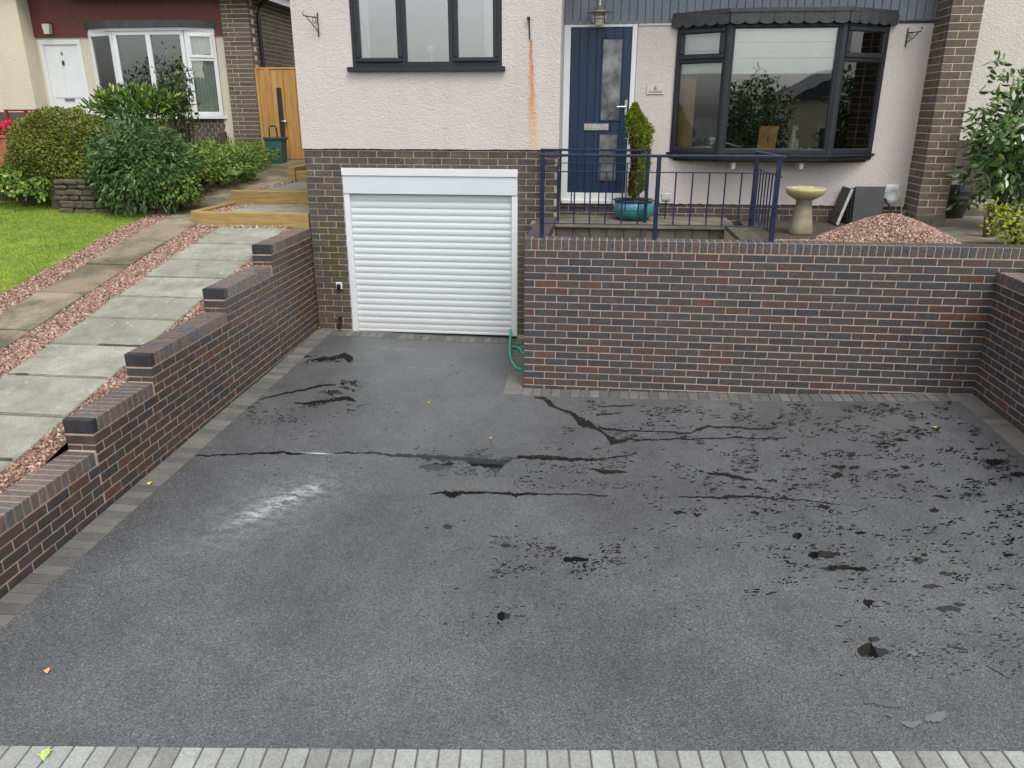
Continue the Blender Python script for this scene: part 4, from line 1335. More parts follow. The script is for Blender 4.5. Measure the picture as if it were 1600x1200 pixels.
for nm, mt, cnt, brown in (('green_foliage', L_gold, 9500, False), ('brown_foliage', L_brown, 4200, True)):
    t = rng.uniform(0, 1, cnt * 3); a = rng.uniform(0, 2 * np.pi, cnt * 3)
    isb = (np.cos(a - np.pi * 1.08) > .25 + .5 * rng.normal(size=len(a)) * .5) & (t < .74 + .08 * rng.normal(size=len(a)))
    m = isb if brown else ~isb
    t, a = t[m][:cnt], a[m][:cnt]
    lum = 1 + .26 * np.sin(t * 19 + a * 2) * np.cos(a * 3 + t * 9) + .18 * np.sin(t * 43 - a * 5) * np.cos(a * 4 - t * 23)
    r = con_r(t) * lum * np.sqrt(rng.uniform(.35, 1, len(t))) * (.72 if brown else 1)
    P = np.stack([r * np.cos(a) + .045 * np.sin(t * 5.2 - .6), r * np.sin(a), t * H + cb - (pz1 - .03)], 1)
    A = np.stack([np.cos(a) * .7, np.sin(a) * .7, np.ones(len(t)) * .9], 1) + rng.normal(size=(len(t), 3)) * .35
    Nn = np.stack([np.cos(a), np.sin(a), np.zeros(len(t))], 1) + rng.normal(size=(len(t), 3)) * .4
    V, Fc = leaf_mesh(P, A, Nn, .034, .016, rng)
    from_arrays(nm, V, Fc, mt, con, kind='stuff')
tr = MB(); tr.tube([(0, 0, -.03), (0.01, 0, H * .3), (0, 0, H * .75)], .03, 8, .01)
for k in range(10): tr.tube([(0, 0, .02 + k * .03), (rng.uniform(-.12, .12), rng.uniform(-.12, .12), .14 + k * .05)], .006, 5, .003)
tr.build('trunk', M_stem, con)

# ------------------------------------------------------------------ solar light, bird bath, slabs, cable, gravel heap
sl = thing('solar_light', 'small square solar lamp on a black stake beside the turquoise pot', 'garden light', (ax(1040, 320, 2.1), 2.1, LZ))
lx = ax(1040, 320, 2.1); zt, zb = az(1040, 302, 2.1), az(1040, 312.5, 2.1)
local(sl).box(lx - .06, lx + .06, 2.085, 2.115, zb, zt, .008).build('panel', simple('frosted_panel', (.42, .45, .42), .25, .1, 8), sl)
local(sl).tube([(lx, 2.1, LZ - .01), (lx, 2.1, zb)], .008, 6).box(lx - .05, lx + .05, 2.095, 2.125, zb - .02, zb - .008, .002).build('stake', M_black, sl)

by, bzz = 1.28, TZ
bxx = ax(1252, 350, by)
bath = thing('bird_bath', 'stone bird bath with yellow lichened bowl on a flared pedestal', 'bird bath', (bxx, by, TZ))
bt = az(1258, 293, by) - TZ
br_ = (ax(1290, 296, by) - ax(1228, 296, by)) / 2
bb = az(1255, 311, by) - TZ
M_bath = simple('weathered_cast_stone', (.26, .235, .165), .85, .25, 9, .4, 60, dirt=((.15, .15, .07), .5))
M_bowl = simple('yellow_lichen_stone', (.40, .355, .19), .8, .2, 9, .35, 60, dirt=((.20, .18, .07), .5))
MB().lathe([(.122, 0), (.128, .02), (.112, bb * .35), (.090, bb * .75), (.082, bb * .97), (.11, bb)], (0, 0, 0), 28).build('pedestal', M_bath, bath, smooth=True)
MB().lathe([(.09, bb), (br_ * .62, bb + .012), (br_ * .9, bb + .05), (br_, bt - .03), (br_ * 1.0, bt), (br_ * .93, bt - .004), (br_ * .8, bt - .04), (br_ * .4, bt - .065), (.01, bt - .07)], (0, 0, 0), 36).build('bowl', M_bowl, bath, smooth=True)

sy0 = 2.20
for k, (ua, ub, lean, yo) in enumerate(((1331, 1377, .08, 0), (1327, 1373, .09, .045), (1323, 1368, .10, .09))):
    s_ = thing('slate_slab', ['smooth dark slate slab, foremost of the upright stack by the pillar', 'dark slate slab in the middle of the upright stack by the pillar', 'dark slate slab at the back of the upright stack against the render'][k], 'slab', (0, sy0 - .1 + yo * 1.2, TZ + .012))
    a, b = ax(ua, 345, sy0 - .1), ax(ub, 345, sy0 - .1)
    hgt = az(1350, 292, sy0) - TZ - .02 * k
    m = MB(Matrix.Rotation(-lean, 4, 'X')); m.box(a + .012 * k, b, 0, .035, 0, hgt, .004); m.build('slab', M_slate, s_)
s_ = thing('leaning_slab', 'dark slate slab with pale edge leaning sideways against the slate stack', 'slab', (ax(1308, 346, 2.0), 2.0, TZ + .01))
xo = ax(1308, 346, 2.0)
m = MB(Matrix.Rotation(.27, 4, 'Y')); m.box(-.015, .022, 0, .34, 0, az(1325, 294, 2.0) - TZ, .004); m.build('slab', M_slate, s_)
m = MB(Matrix.Rotation(.27, 4, 'Y')); m.box(-.013, .020, -.006, -.0005, .004, az(1325, 294, 2.0) - TZ - .004, .002); m.build('pale_edge', simple('lime_edge', (.42, .42, .40), .9, .3, 30), s_)

cab = thing('cable_coil', 'white cable box with coiled white and black cables on render beside pillar', 'cable box', (ax(1391, 305, YD), YD - .03, az(1391, 316, YD)))
cxx, czz = ax(1391, 304, YD), az(1391, 304, YD)
M_wcable = simple('white_cable', (.62, .62, .6), .5, .1, 12)
local(cab).box(cxx - .075, cxx + .075, YD - .05, YD - .0165, czz - .09, czz + .12, .008).build('box', M_white, cab)
cm = local(cab)
for j, r in enumerate((.088, .075, .062)):
    cm.tube([(cxx + r * math.cos(t), YD - .062 - .007 * j, czz + r * 1.05 * math.sin(t)) for t in np.linspace(0, 6.283, 26)], .0055, 6)
cm.tube([(cxx + .10, YD - .05, czz - .02), (cxx + .135, YD - .05, czz - .12), (cxx + .15, YD - .06, TZ + .02)], .007, 6)
cm.build('white_coil', M_wcable, cab)
cm = local(cab); cm.tube([(cxx - .08, YD - .06, czz - .04), (cxx - .02, YD - .12, czz - .14), (cxx + .06, YD - .2, TZ + .03), (cxx + .25, YD - .16, TZ + .02), (cxx + .3, YD - .1, TZ + .02)], .010, 7); cm.build('black_cable', M_black, cab)

rng = np.random.default_rng(11)
def heap_z(x, y):
    cx, cy = ax(1392, 360, .75), .78
    r = np.sqrt(((x - cx) / .72) ** 2 + ((y - cy) / .62) ** 2)
    h = .29 * np.clip(1 - r ** 1.35, 0, 1)
    low = .055 * np.clip(1 - np.sqrt(((x - cx + .55) / 1.1) ** 2 + ((y - .42) / .42) ** 2), 0, 1)
    return np.maximum(h, low)
N = 13000
X = rng.uniform(2.35, 4.75, N * 4); Y = rng.uniform(.22, 1.5, N * 4)
hzv = heap_z(X, Y); keep = hzv > .006
X, Y, hzv = X[keep][:N], Y[keep][:N], hzv[keep][:N]
P = np.stack([X, Y, TZ + hzv - rng.uniform(0, .02, len(X))], 1)
V, Fc = stones(P, .0145, rng)
gh = from_arrays('gravel_heap', V, Fc, M_gravel, kind='stuff')
tag(gh, 'heap of loose pink gravel piled behind the brick retaining wall', 'gravel', kind='stuff')
hb = sheet(2.4, 4.7, .215, 1.5, .06, lambda x, y: TZ - .03 + float(heap_z(np.array(x), np.array(y))))
hb.build('gravel_core', M_gravel_base, gh)

# black ribbed tub and white stick behind the pillar, leaf litter
tub = thing('black_tub', 'black ribbed plastic tub lying half hidden behind the brick pillar', 'tub', (ax(1487, 331, 2.9), 2.95, TZ))
tx = ax(1484, 331, 2.9); tr_ = .27
hh = az(1490, 258, 2.95) - TZ
m = local(tub)
m.lathe([(.17, TZ + .012), (.22, TZ + .02)] + [(tr_ * float(np.interp(i / 14, [0, .35, .6, .85, 1], [.82, 1.0, .97, .62, .12])) + (.004 if i % 2 else 0), TZ + hh * (.06 + .94 * i / 14)) for i in range(15)], (tx - .03, 2.98, 0), 30)
m.build('body', M_black, tub, smooth=False)
stk = thing('white_stick', 'broken white plastic strip propped upright beside the black tub', 'stick', (ax(1516, 300, 3.1), 3.14, TZ + .13))
local(stk).bar((ax(1514, 300, 3.1), 3.16, TZ + .131), (ax(1521, 270, 3.1), 3.30, az(1521, 271, 3.2)), .035, .012, .002).build('strip', M_white, stk)

# ------------------------------------------------------------------ things fixed to the house
lamp = thing('wall_lantern', 'steel hooded lantern with glass globe hanging above the blue door', 'lamp', (ax(937, 20, 2.2), 2.2, az(937, 20, 2.2)))
lxx, ly_ = ax(937, 20, 2.2), 2.2
zA, zB, zC = az(937, 14, ly_), az(937, 17, ly_), az(937, 41, ly_)
M_steel = simple('worn_steel', (.42, .40, .36), .35, .2, 20, metal=.9)
m = local(lamp); m.tube([(lxx, ly_, zA), (lxx, ly_, zA + .35)], .009, 8); m.tube([(lxx, ly_, zA + .35), (lxx, YD, zA + .45)], .009, 8); m.build('stem', M_chrome, lamp)
m = local(lamp); m.lathe([(.03, zA + .03), (.06, zA + .012), (.062, zA - .005), (.14, zB - .012), (.142, zB - .018), (.05, zB - .016)], (lxx, ly_, 0), 28); m.build('hood', M_steel, lamp, smooth=True)
for dz_ in (.045, .085, .115):
    m = local(lamp); m.tube([(lxx + .072 * math.cos(t), ly_ + .072 * math.sin(t), zB - dz_) for t in np.linspace(0, 6.283, 22)], .005, 6); m.build('guard_ring', M_steel, lamp)
for s in (-1, 1): m = local(lamp); m.bar((lxx + s * .072, ly_, zB - .01), (lxx + s * .072, ly_, zB - .125), .010, .010); m.build('guard_strut', M_steel, lamp)
m = local(lamp); m.lathe([(.052, zB - .01), (.055, zB - .12), (.056, zC + .04), (.045, zC + .012), (.02, zC), (.001, zC)], (lxx, ly_, 0), 24)
n = NT('lantern_glass'); n.set(color=(.60, .57, .50), rough=.12); m.build('globe', n.m, lamp, smooth=True)

def text_mesh(txt, size, ext):
    cu = bpy.data.curves.new('glyph', 'FONT'); cu.body = txt; cu.size = size; cu.extrude = ext; cu.align_x = 'CENTER'; cu.align_y = 'CENTER'
    to = bpy.data.objects.new('glyph', cu); COL.objects.link(to)
    bpy.context.view_layer.update()
    me = bpy.data.meshes.new_from_object(to.evaluated_get(bpy.context.evaluated_depsgraph_get()))
    bpy.data.objects.remove(to); bpy.data.curves.remove(cu)
    return me


def glyph(txt, size, p, mat, parent, name='numeral'):
    me = text_mesh(txt, size, .002); me.materials.clear(); me.materials.append(mat)
    o = bpy.data.objects.new(name, me); COL.objects.link(o); o.parent = parent
    o.matrix_basis = world_of(parent).inverted() @ Matrix.Translation(p) @ Matrix.Rotation(math.pi / 2, 4, 'X')
    return o


npx, npz = ax(1024, 140, YD), az(1024, 140, YD)
plate = thing('number_plate', 'clear house number plate reading 6 on the render beside the blue door', 'sign', (npx, YD - .02, npz))
M_grey = simple('grey_lettering', (.13, .13, .125), .5, .1, 30)
local(plate).box(npx - .105, npx + .105, YD - .030, YD - .022, npz - .055, npz + .055, .006).build('plaque', simple('frosted_acrylic', (.56, .53, .50), .25, .05, 9), plate)
glyph('6', .075, (npx - .003, YD - .032, npz + .014), M_grey, plate)
m = local(plate)
rg = random.Random(2)
for k in range(11): 
    x = npx - .075 + k * .0145; m.box(x, x + .0115, YD - .0335, YD - .0305, npz - .035, npz - .022 + rg.uniform(0, .008) + (.012 if k in (0, 7, 10) else 0))
m.build('name_line', simple('faded_lettering', (.30, .29, .28), .5, .1, 30), plate)


def bracket(label, u, v0, v1, Y, right, ln):
    x = ax(u, v0, Y); z1, z0 = az(u, v0, Y), az(u, v1, Y)
    b = thing('basket_bracket', label, 'bracket', (x, Y - .03, z0), group=None)
    s = 1 if right else -1
    yf = Y - .03
    m = local(b); m.bar((x, yf, z0), (x, yf, z1), .016, .010, .002); m.build('back_strip', M_iron, b)
    m = local(b); m.tube([(x, yf - .01, z1 - .05), (x + s * ln * .35, yf - ln * .65, z1 - .055), (x + s * ln * .6, yf - ln, z1 - .05), (x + s * ln * .66, yf - ln, z1 - .02), (x + s * ln * .58, yf - ln * .95, z1 - .005)], .006, 6); m.build('arm', M_iron, b)
    m = local(b); m.tube([(x, yf - .008, z0 + .05), (x + s * ln * .25, yf - ln * .5, z1 - .12), (x + s * ln * .5, yf - ln * .85, z1 - .055)], .005, 6); m.build('stay', M_iron, b)
    m = local(b); m.tube([(x + s * ln * (.16 + .07 * math.cos(t)), yf - ln * (.25 + .12 * math.cos(t)), z1 - .085 + .03 * math.sin(t)) for t in np.linspace(0, 6.283, 14)], .004, 5); m.build('scroll', M_iron, b)
    return b


bracket('black iron basket bracket on the render left of the upper window', 497, 20, 58, YH, False, .17)
bracket('black iron basket bracket on the render between bay window and brick pillar', 1418, 44, 74, YD, True, .15)
rx = ax(828, 45, YH)
rb = thing('rusty_bracket', 'slim black iron strap bleeding an orange rust streak down the render', 'bracket', (rx, YH - .03, az(828, 62, YH)))
local(rb).bar((ax(827, 28, YH), YH - .028, az(827, 27, YH)), (ax(828, 62, YH), YH - .024, az(828, 62, YH)), .022, .012, .002).build('strap', M_iron, rb)
local(rb).box(ax(826, 28, YH) - .012, ax(826, 28, YH) + .02, YH - .07, YH - .02, az(827, 30, YH) - .01, az(827, 27, YH), .003).build('hook', M_iron, rb)

skx, skz = ax(530.5, 446, YH), az(530.5, 446, YH)
sk = thing('outdoor_socket', 'white square outdoor socket with black cover on the garage brick pier', 'socket', (skx, YH - .01, skz))
local(sk).box(skx - .04, skx + .04, YH - .025, YH - .001, skz - .045, skz + .045, .004).build('back_plate', M_white, sk)
local(sk).box(skx - .022, skx + .026, YH - .055, YH - .0255, skz - .04, skz + .025, .008).build('cover', M_black, sk)
tpx, tpz = ax(532.5, 503, YH), az(532.5, 503, YH)
tp = thing('garden_tap', 'black pipe outlet low on the brick pier beside the garage door', 'tap', (tpx, YH - .02, tpz - .09))
m = local(tp); m.tube([(tpx, YH + .01, tpz + .06), (tpx, YH - .05, tpz + .06), (tpx, YH - .06, tpz), (tpx, YH - .06, tpz - .08)], .020, 8); m.box(tpx - .03, tpx + .03, YH - .065, YH - .035, tpz + .02, tpz + .035, .004); m.build('spout', M_black, tp)

# green hose looping out from under the garage door
n = NT('green_hose'); n.set(color=n.ramp(n.noise(30, 3), [(0.3, (.008, .36, .20)), (0.7, (.016, .46, .27))]), rough=.35); M_hose = n.m
def hosept(u, v, up=.016):
    z0 = .06
    for _ in range(4):
        p = at(u, v, z=z0); z0 = zd(p[0], p[1]) + up
    return (float(p[0]), float(p[1]), float(z0))
hose = thing('garden_hose', 'bright green garden hose looping from under the white garage door', 'hose', hosept(800, 560, 0))
y0_ = YH - .012
pts = [(ax(797.5, 524, YH) , YH + .02, .135), (ax(797.5, 524, y0_), y0_ - .02, .13), hosept(797.3, 532, .03), hosept(797, 545), hosept(798, 558), hosept(802, 568), hosept(808, 575), hosept(815, 577), hosept(822, 574), hosept(826, 565), hosept(822, 557), hosept(817, 551), hosept(812, 545), hosept(805, 542), hosept(801, 543)]
# keep the loop clear of the retaining wall
pts = [(min(p[0], -.017), p[1], p[2]) for p in pts]
sm_ = []
for i in range(len(pts) - 1):
    p0, p1, p2, p3 = (Vector(pts[max(0, min(len(pts) - 1, i + k))]) for k in (-1, 0, 1, 2))
    for t in (0, .25, .5, .75):
        sm_.append(.5 * ((2 * p1) + (p2 - p0) * t + (2 * p0 - 5 * p1 + 4 * p2 - p3) * t * t + (3 * p1 - p0 - 3 * p2 + p3) * t ** 3))
local(hose).tube(sm_, .015, 8).build('hose', M_hose, hose, smooth=True)

# ------------------------------------------------------------------ behind the windows
def blind(label, A, B, z0, z1, folds, back=.06):
    X, L = facet(A, B, 0)
    b = thing('roman_blind', label, 'blind', (A[0], A[1], z0))
    nf = folds
    for k in range(nf):
        a, c = z0 + (z1 - z0) * k / nf, z0 + (z1 - z0) * (k + 1) / nf
        m = MB(world_of(b).inverted() @ X); m.prism([(back, a), (back - .012, a + .004), (back - .004, c - .002), (back + .006, c - .002)], .06, L - .06, 'x'); m.build('fold', M_blind, b)
    return b


zbl = az(1210, 115.5, YB + .06)
blind('wide white roman blind half lowered in the middle of the bay window', b1, b2, zbl, bz1 - .03, 3)
blind('narrow white blind in the bay window pane next to the front door', c0, b1, az(1095, 115, 2.2), bz1 - .03, 2)
blind('narrow white blind in the bay window pane next to the brick pillar', b2, c1, az(1360, 115, 2.2), bz1 - .03, 2)
M_wood = simple('orange_wood', (.46, .20, .05), .5, .2, 6, .2, 40)
M_pine = simple('pine_wood', (.62, .40, .19), .5, .15, 5, .2, 40)
ch_ = thing('chair_back', 'orange wooden chair back with dark motif behind the bay window glass', 'chair', (ax(1197, 230, 2.35), 2.35, bz0))
a, b = ax(1183, 225, 2.35), ax(1213, 225, 2.35); zt = az(1200, 197, 2.35)
m = local(ch_); m.prism([(a, bz0 + .0125), (b - .01, bz0 + .0125), (b, zt - .05), (b + .012, zt - .03), (b + .01, zt), (a + .03, zt), (a + .012, zt - .03)], 2.35, 2.38, 'y'); m.build('panel', M_wood, ch_)
m = local(ch_); m.tube([((a + b) / 2 + .03, 2.347, zt - .09), ((a + b) / 2 + .005, 2.345, zt - .13), ((a + b) / 2 + .01, 2.347, zt - .17)], .006, 6); m.build('motif', M_iron, ch_)
wd = thing('pine_cupboard', 'tall pine cupboard side seen through the pane next to the front door', 'cupboard', (ax(1072, 200, 2.56), 2.56, bz0 - .3))
a, b = ax(1061, 170, 2.56), ax(1085, 170, 2.56)
local(wd).box(a - .02, b, 2.56, 2.75, bz0 - .4, az(1075, 112, 2.56), .006).build('carcass', M_pine, wd)
local(wd).box(a + .04, b - .03, 2.545, 2.5595, bz0 - .3, az(1075, 180, 2.56), .004).build('lower_panel', M_pine, wd)
local(wd).box(a + .04, b - .03, 2.545, 2.5595, az(1075, 174, 2.56), az(1075, 118, 2.56), .004).build('upper_panel', M_pine, wd)
M_figw = simple('white_china', (.72, .70, .66), .3, .04, 9)
M_figg = simple('grey_china', (.36, .36, .33), .4, .15, 12)
sill_in = local(house); sill_in.prism([(c0[0] + .05, YD + .1), (b1[0] + .02, YB + .045), (b2[0] - .02, YB + .045), (c1[0] - .05, YD + .1)], bz0 - .02, bz0 + .012, 'z'); sill_in.build('inner_sill', M_white, house)


def figure_mesh(skel, rad, name, mat, parent):
    me = bpy.data.meshes.new(name); o = bpy.data.objects.new(name, me)
    m = MB()
    for (p, q, r0, r1) in skel: 
        p_, q_ = Vector(p), Vector(q)
        m.tube([p_ + (q_ - p_) * t for t in (0, .25, .5, .75, 1)], r0, 10, r1)
    return m


du = thing('duck_figure', 'white china duck on the inner sill of the bay window', 'figurine', (ax(1097, 225, 2.43), 2.43, bz0 + .012))
m = MB(); m.lathe([(.01, 0), (.05, .004), (.062, .02), (.05, .04), (.01, .05)], (0, 0, 0), 16, 2.0); m.build('body', M_figw, du, smooth=True)
m = MB(); m.tube([(.07, 0, .03), (.095, 0, .06), (.09, 0, .10)], .026, 10, .02); m.build('neck', M_figw, du, smooth=True)
m = MB(); m.lathe([(.004, .085), (.026, .095), (.03, .11), (.022, .128), (.003, .134)], (.094, 0, 0), 14, 1.2); m.tube([(.11, 0, .108), (.15, 0, .103)], .011, 8, .006); m.build('head', M_figw, du, smooth=True)
du.scale = (1.25, 1.25, 1.25)
ct = thing('cat_figure', 'tall slim grey china cat sitting on the inner sill of the bay window', 'figurine', (ax(1238, 228, 2.17), 2.17, bz0 + .012))
hc = az(1243, 196, 2.17) - bz0
m = MB(); m.lathe([(.055, 0), (.06, .03), (.05, hc * .3), (.035, hc * .55), (.022, hc * .72), (.02, hc * .8)], (0, 0, 0), 16); m.build('body', M_figg, ct, smooth=True)
m = MB(); m.lathe([(.01, hc * .76), (.026, hc * .80), (.03, hc * .86), (.02, hc * .92), (.004, hc * .94)], (.008, 0, 0), 14)
for s in (-1, 1): m.tube([(.008 + s * .016, 0, hc * .9), (.008 + s * .02, 0, hc)], .010, 6, .002)
m.tube([(.03, -.01, hc * .85), (.045, -.02, hc * .84)], .012, 8, .007); m.build('head', M_figg, ct, smooth=True)
m = MB(); m.tube([(.045, -.02, hc * .5), (.06, -.03, .0)], .012, 8, .015); m.build('leg', M_figg, ct, smooth=True)
for u, lab in ((1252, 'small glass candle holder beside the grey china cat'), (1265, 'small white candle cup near the corner post of the bay window')):
    cu_ = thing('candle_holder', lab, 'candle', (ax(u, 228, 2.15), 2.15, bz0 + .012))
    MB().lathe([(.016, 0), (.02, .005), (.02, .035), (.016, .04)], (0, 0, 0), 12).build('cup', M_figg, cu_); MB().lathe([(.015, .036), (.015, .052), (.003, .053)], (0, 0, 0), 12).build('wax', M_figw, cu_)
va = thing('glass_vase', 'pale glass goblet on the sill behind the upper window', 'vase', (ax(675, 98, 1.93), 1.93, wz0 + .02))
MB().lathe([(.035, 0), (.038, .005), (.016, .03), (.018, .09), (.014, .13), (.045, .16), (.05, .2), (.04, .22)], (0, 0, 0), 18).build('goblet', simple('pale_glass', (.5, .53, .52), .15, .1, 8), va, smooth=True)
local(house).box(wx0, wx1, YH + .07, YH + .28, wz0 - .02, wz0 + .018, .004).build('inner_sill', M_white, house)
for (u0, u1, lab) in ((560, 577, 'white curtain gathered at one side of the upper window near the basket bracket'), (759, 771, 'white curtain gathered at the side of the upper window near the rust streak')):
    a, b = ax(u0, 50, YH + .15), ax(u1, 50, YH + .15)
    cu_ = thing('curtain', lab, 'curtain', (a, YH + .15, wz0))
    xs = np.linspace(a - .02, b, 22); m = local(cu_)
    ed = [(x, YH + .16 + .018 * math.sin(k * 1.5)) for k, x in enumerate(xs)]
    m.prism(ed + [(x, y + .006) for x, y in reversed(ed)], wz0 + .02, wz1, 'z'); m.build('fabric', M_blind, cu_)
# ------------------------------------------------------------------ garden on the left: sloping ground, slabs, gravel, path, lawn
def gslope(x, y): return hz(y)
structure('garden_slope', sheet(-22, -3.04, -7, 16, .5, gslope, -.035), M_soil)
tilt = math.atan(.18)


def wx_left(y): return wallx(y) - .218


def quad_slab(parent, P, name, mat, th=.05):
    """slab from four plan points (counter-clockwise), top following the slope"""
    m = MB()
    c = (sum(p[0] for p in P) / 4, sum(p[1] for p in P) / 4)
    q = [(c[0] + (p[0] - c[0]) * .985, c[1] + (p[1] - c[1]) * .982) for p in P]
    r_ = [(c[0] + (p[0] - c[0]) * .972, c[1] + (p[1] - c[1]) * .960) for p in P]
    dz = random.uniform(-.004, .006)
    top = [(p[0], p[1], hz(p[1]) + .012 + dz + random.uniform(-.003, .003)) for p in r_]; mid = [(p[0], p[1], hz(p[1]) + .004 + dz) for p in q]; bot = [(p[0], p[1], hz(p[1]) - th) for p in q]
    m.add(top + mid + bot, [(0, 1, 2, 3)] + [(i + 4, (i + 1) % 4 + 4, (i + 1) % 4, i) for i in range(4)] + [(i + 8, (i + 1) % 4 + 8, (i + 1) % 4 + 4, i + 4) for i in range(4)])
    return m.build(name, mat, parent)


sp_ = empty('slab_path'); sp_['kind'] = 'structure'
ys = [1.70, 1.05, .50, -.02, -.54, -1.05, -1.60, -2.16, -2.74, -3.3, -3.88, -4.46, -5.04]
for k in range(len(ys) - 1):
    xr = -3.17; xl0 = -4.10 if ys[k] < 1.5 else -4.06
    quad_slab(sp_, [(xl0 + random.uniform(-.02, .02), ys[k + 1]), (xr, ys[k + 1]), (xr, ys[k]), (xl0 + random.uniform(-.02, .02), ys[k])], 'slab', M_slab)
cp_ = empty('garden_path'); cp_['kind'] = 'structure'
def pxl(y): return float(np.interp(y, [-6, 2, 2.8, 4.0, 6.2, 7.5], [-5.0, -4.98, -5.10, -5.17, -5.42, -5.6]))
def pxr(y): return float(np.interp(y, [-6, 1.8, 3.0, 4.9, 7.5], [-4.46, -4.44, -4.62, -4.30, -4.0]))
ys = [7.0, 6.1, 5.2, 4.3, 3.4, 2.5, 1.75, 1.10, .32, -.5, -1.35, -2.2, -3.05, -3.9, -4.75]
for a, b in zip(ys[1:], ys[:-1]):
    quad_slab(cp_, [(pxl(a), a), (pxr(a), a), (pxr(b), b), (pxl(b), b)], 'path_slab', M_path)
M_joint = simple('dark_joint', (.06, .058, .038), .95, .5, 30, .5, 120)  # dark strips of uneven width laid over the slab joints
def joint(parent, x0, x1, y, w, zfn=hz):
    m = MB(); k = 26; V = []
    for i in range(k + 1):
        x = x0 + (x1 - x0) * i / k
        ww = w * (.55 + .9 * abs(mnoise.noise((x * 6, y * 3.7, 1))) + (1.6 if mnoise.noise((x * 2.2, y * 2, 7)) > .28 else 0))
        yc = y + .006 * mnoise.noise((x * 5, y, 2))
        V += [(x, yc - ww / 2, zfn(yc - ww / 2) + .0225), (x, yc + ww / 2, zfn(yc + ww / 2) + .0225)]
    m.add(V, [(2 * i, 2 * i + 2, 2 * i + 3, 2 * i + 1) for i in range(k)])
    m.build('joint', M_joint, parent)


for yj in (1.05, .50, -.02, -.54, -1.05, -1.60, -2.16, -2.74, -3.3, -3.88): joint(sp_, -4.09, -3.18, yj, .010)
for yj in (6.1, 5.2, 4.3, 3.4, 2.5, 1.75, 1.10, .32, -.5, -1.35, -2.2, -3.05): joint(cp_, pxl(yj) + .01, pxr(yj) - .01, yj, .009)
GR = np.random.default_rng(21)


def gravel_strip(xl, xr, y0, y1, dens, label, zfn=hz, size=.0135):
    n = int(dens * (y1 - y0))
    Y = GR.uniform(y0, y1, n); t = GR.uniform(0, 1, n)
    L_, R2 = np.array([xl(v) for v in Y]), np.array([xr(v) for v in Y])
    X = L_ + (R2 - L_) * t
    Z = np.array([zfn(v) for v in Y]) - .008 + GR.uniform(-.006, .010, n)
    V, Fc = stones(np.stack([X, Y, Z], 1), size, GR)
    o = from_arrays('gravel_strip', V, Fc, M_gravel, kind='stuff')
    tag(o, label, 'gravel', kind='stuff')
    m = MB(); N_ = 30
    for i in range(N_):
        a, b = y0 + (y1 - y0) * i / N_, y0 + (y1 - y0) * (i + 1) / N_
        m.add([(xl(a), a, zfn(a) - .014), (xr(a), a, zfn(a) - .014), (xr(b), b, zfn(b) - .014), (xl(b), b, zfn(b) - .014)], [(0, 1, 2, 3)])
    m.build('gravel_bed', M_gravel_base, o)
    return o


gravel_strip(lambda y: pxr(y) + .005, lambda y: -4.07, -5.1, 1.74, 1900, 'pink gravel strip between the stone slabs and the concrete path')
gravel_strip(lambda y: -3.18, wx_left, -5.25, 1.72, 650, 'narrow pink gravel margin along the back of the stepped wall')
gravel_strip(lambda y: pxl(y) - .37, lambda y: pxl(y) - .005, -4.0, 6.3, 1500, 'pink gravel border between the lawn and the concrete path')

# lawn
lawn_r = lambda y: pxl(y) - .38
m = MB(); N_ = 40
for i in range(N_):
    a, b = -4.5 + 7.6 * i / N_, -4.5 + 7.6 * (i + 1) / N_
    m.add([(-14, a, hz(a) - .006), (lawn_r(a), a, hz(a) - .006), (lawn_r(b), b, hz(b) - .006), (-14, b, hz(b) - .006)], [(0, 1, 2, 3)])
lawn = structure('lawn', m, M_lawn)
n_ = 52000
rg = np.random.default_rng(4)
Y = rg.uniform(-.9, 3.1, n_); X = np.array([lawn_r(v) for v in Y]) + .03 - rg.uniform(0, 1, n_) ** 1.0 * 3.6
P = np.stack([X, Y, np.interp(Y, HY, HZ) - .01], 1)
A = np.stack([rg.normal(size=n_) * .45, rg.normal(size=n_) * .45, np.ones(n_)], 1)
V, Fc = leaf_mesh(P, A, np.stack([rg.normal(size=n_), rg.normal(size=n_), np.zeros(n_)], 1), .032, .006, rg)
gr = from_arrays('grass', V, Fc, M_grass, kind='stuff'); tag(gr, 'short bright green lawn grass beside the pink gravel', 'grass', kind='stuff')

# ------------------------------------------------------------------ timber steps
def sleeper(label, x0, x1, y0, y1, z0, z1):
    s = thing('timber_sleeper', label, 'sleeper', ((x0 + x1) / 2, (y0 + y1) / 2, z0))
    m = local(s); m.box(x0, x1, y0, y1, z0, z1, .008); m.build('beam', M_sleeper, s)
    return s


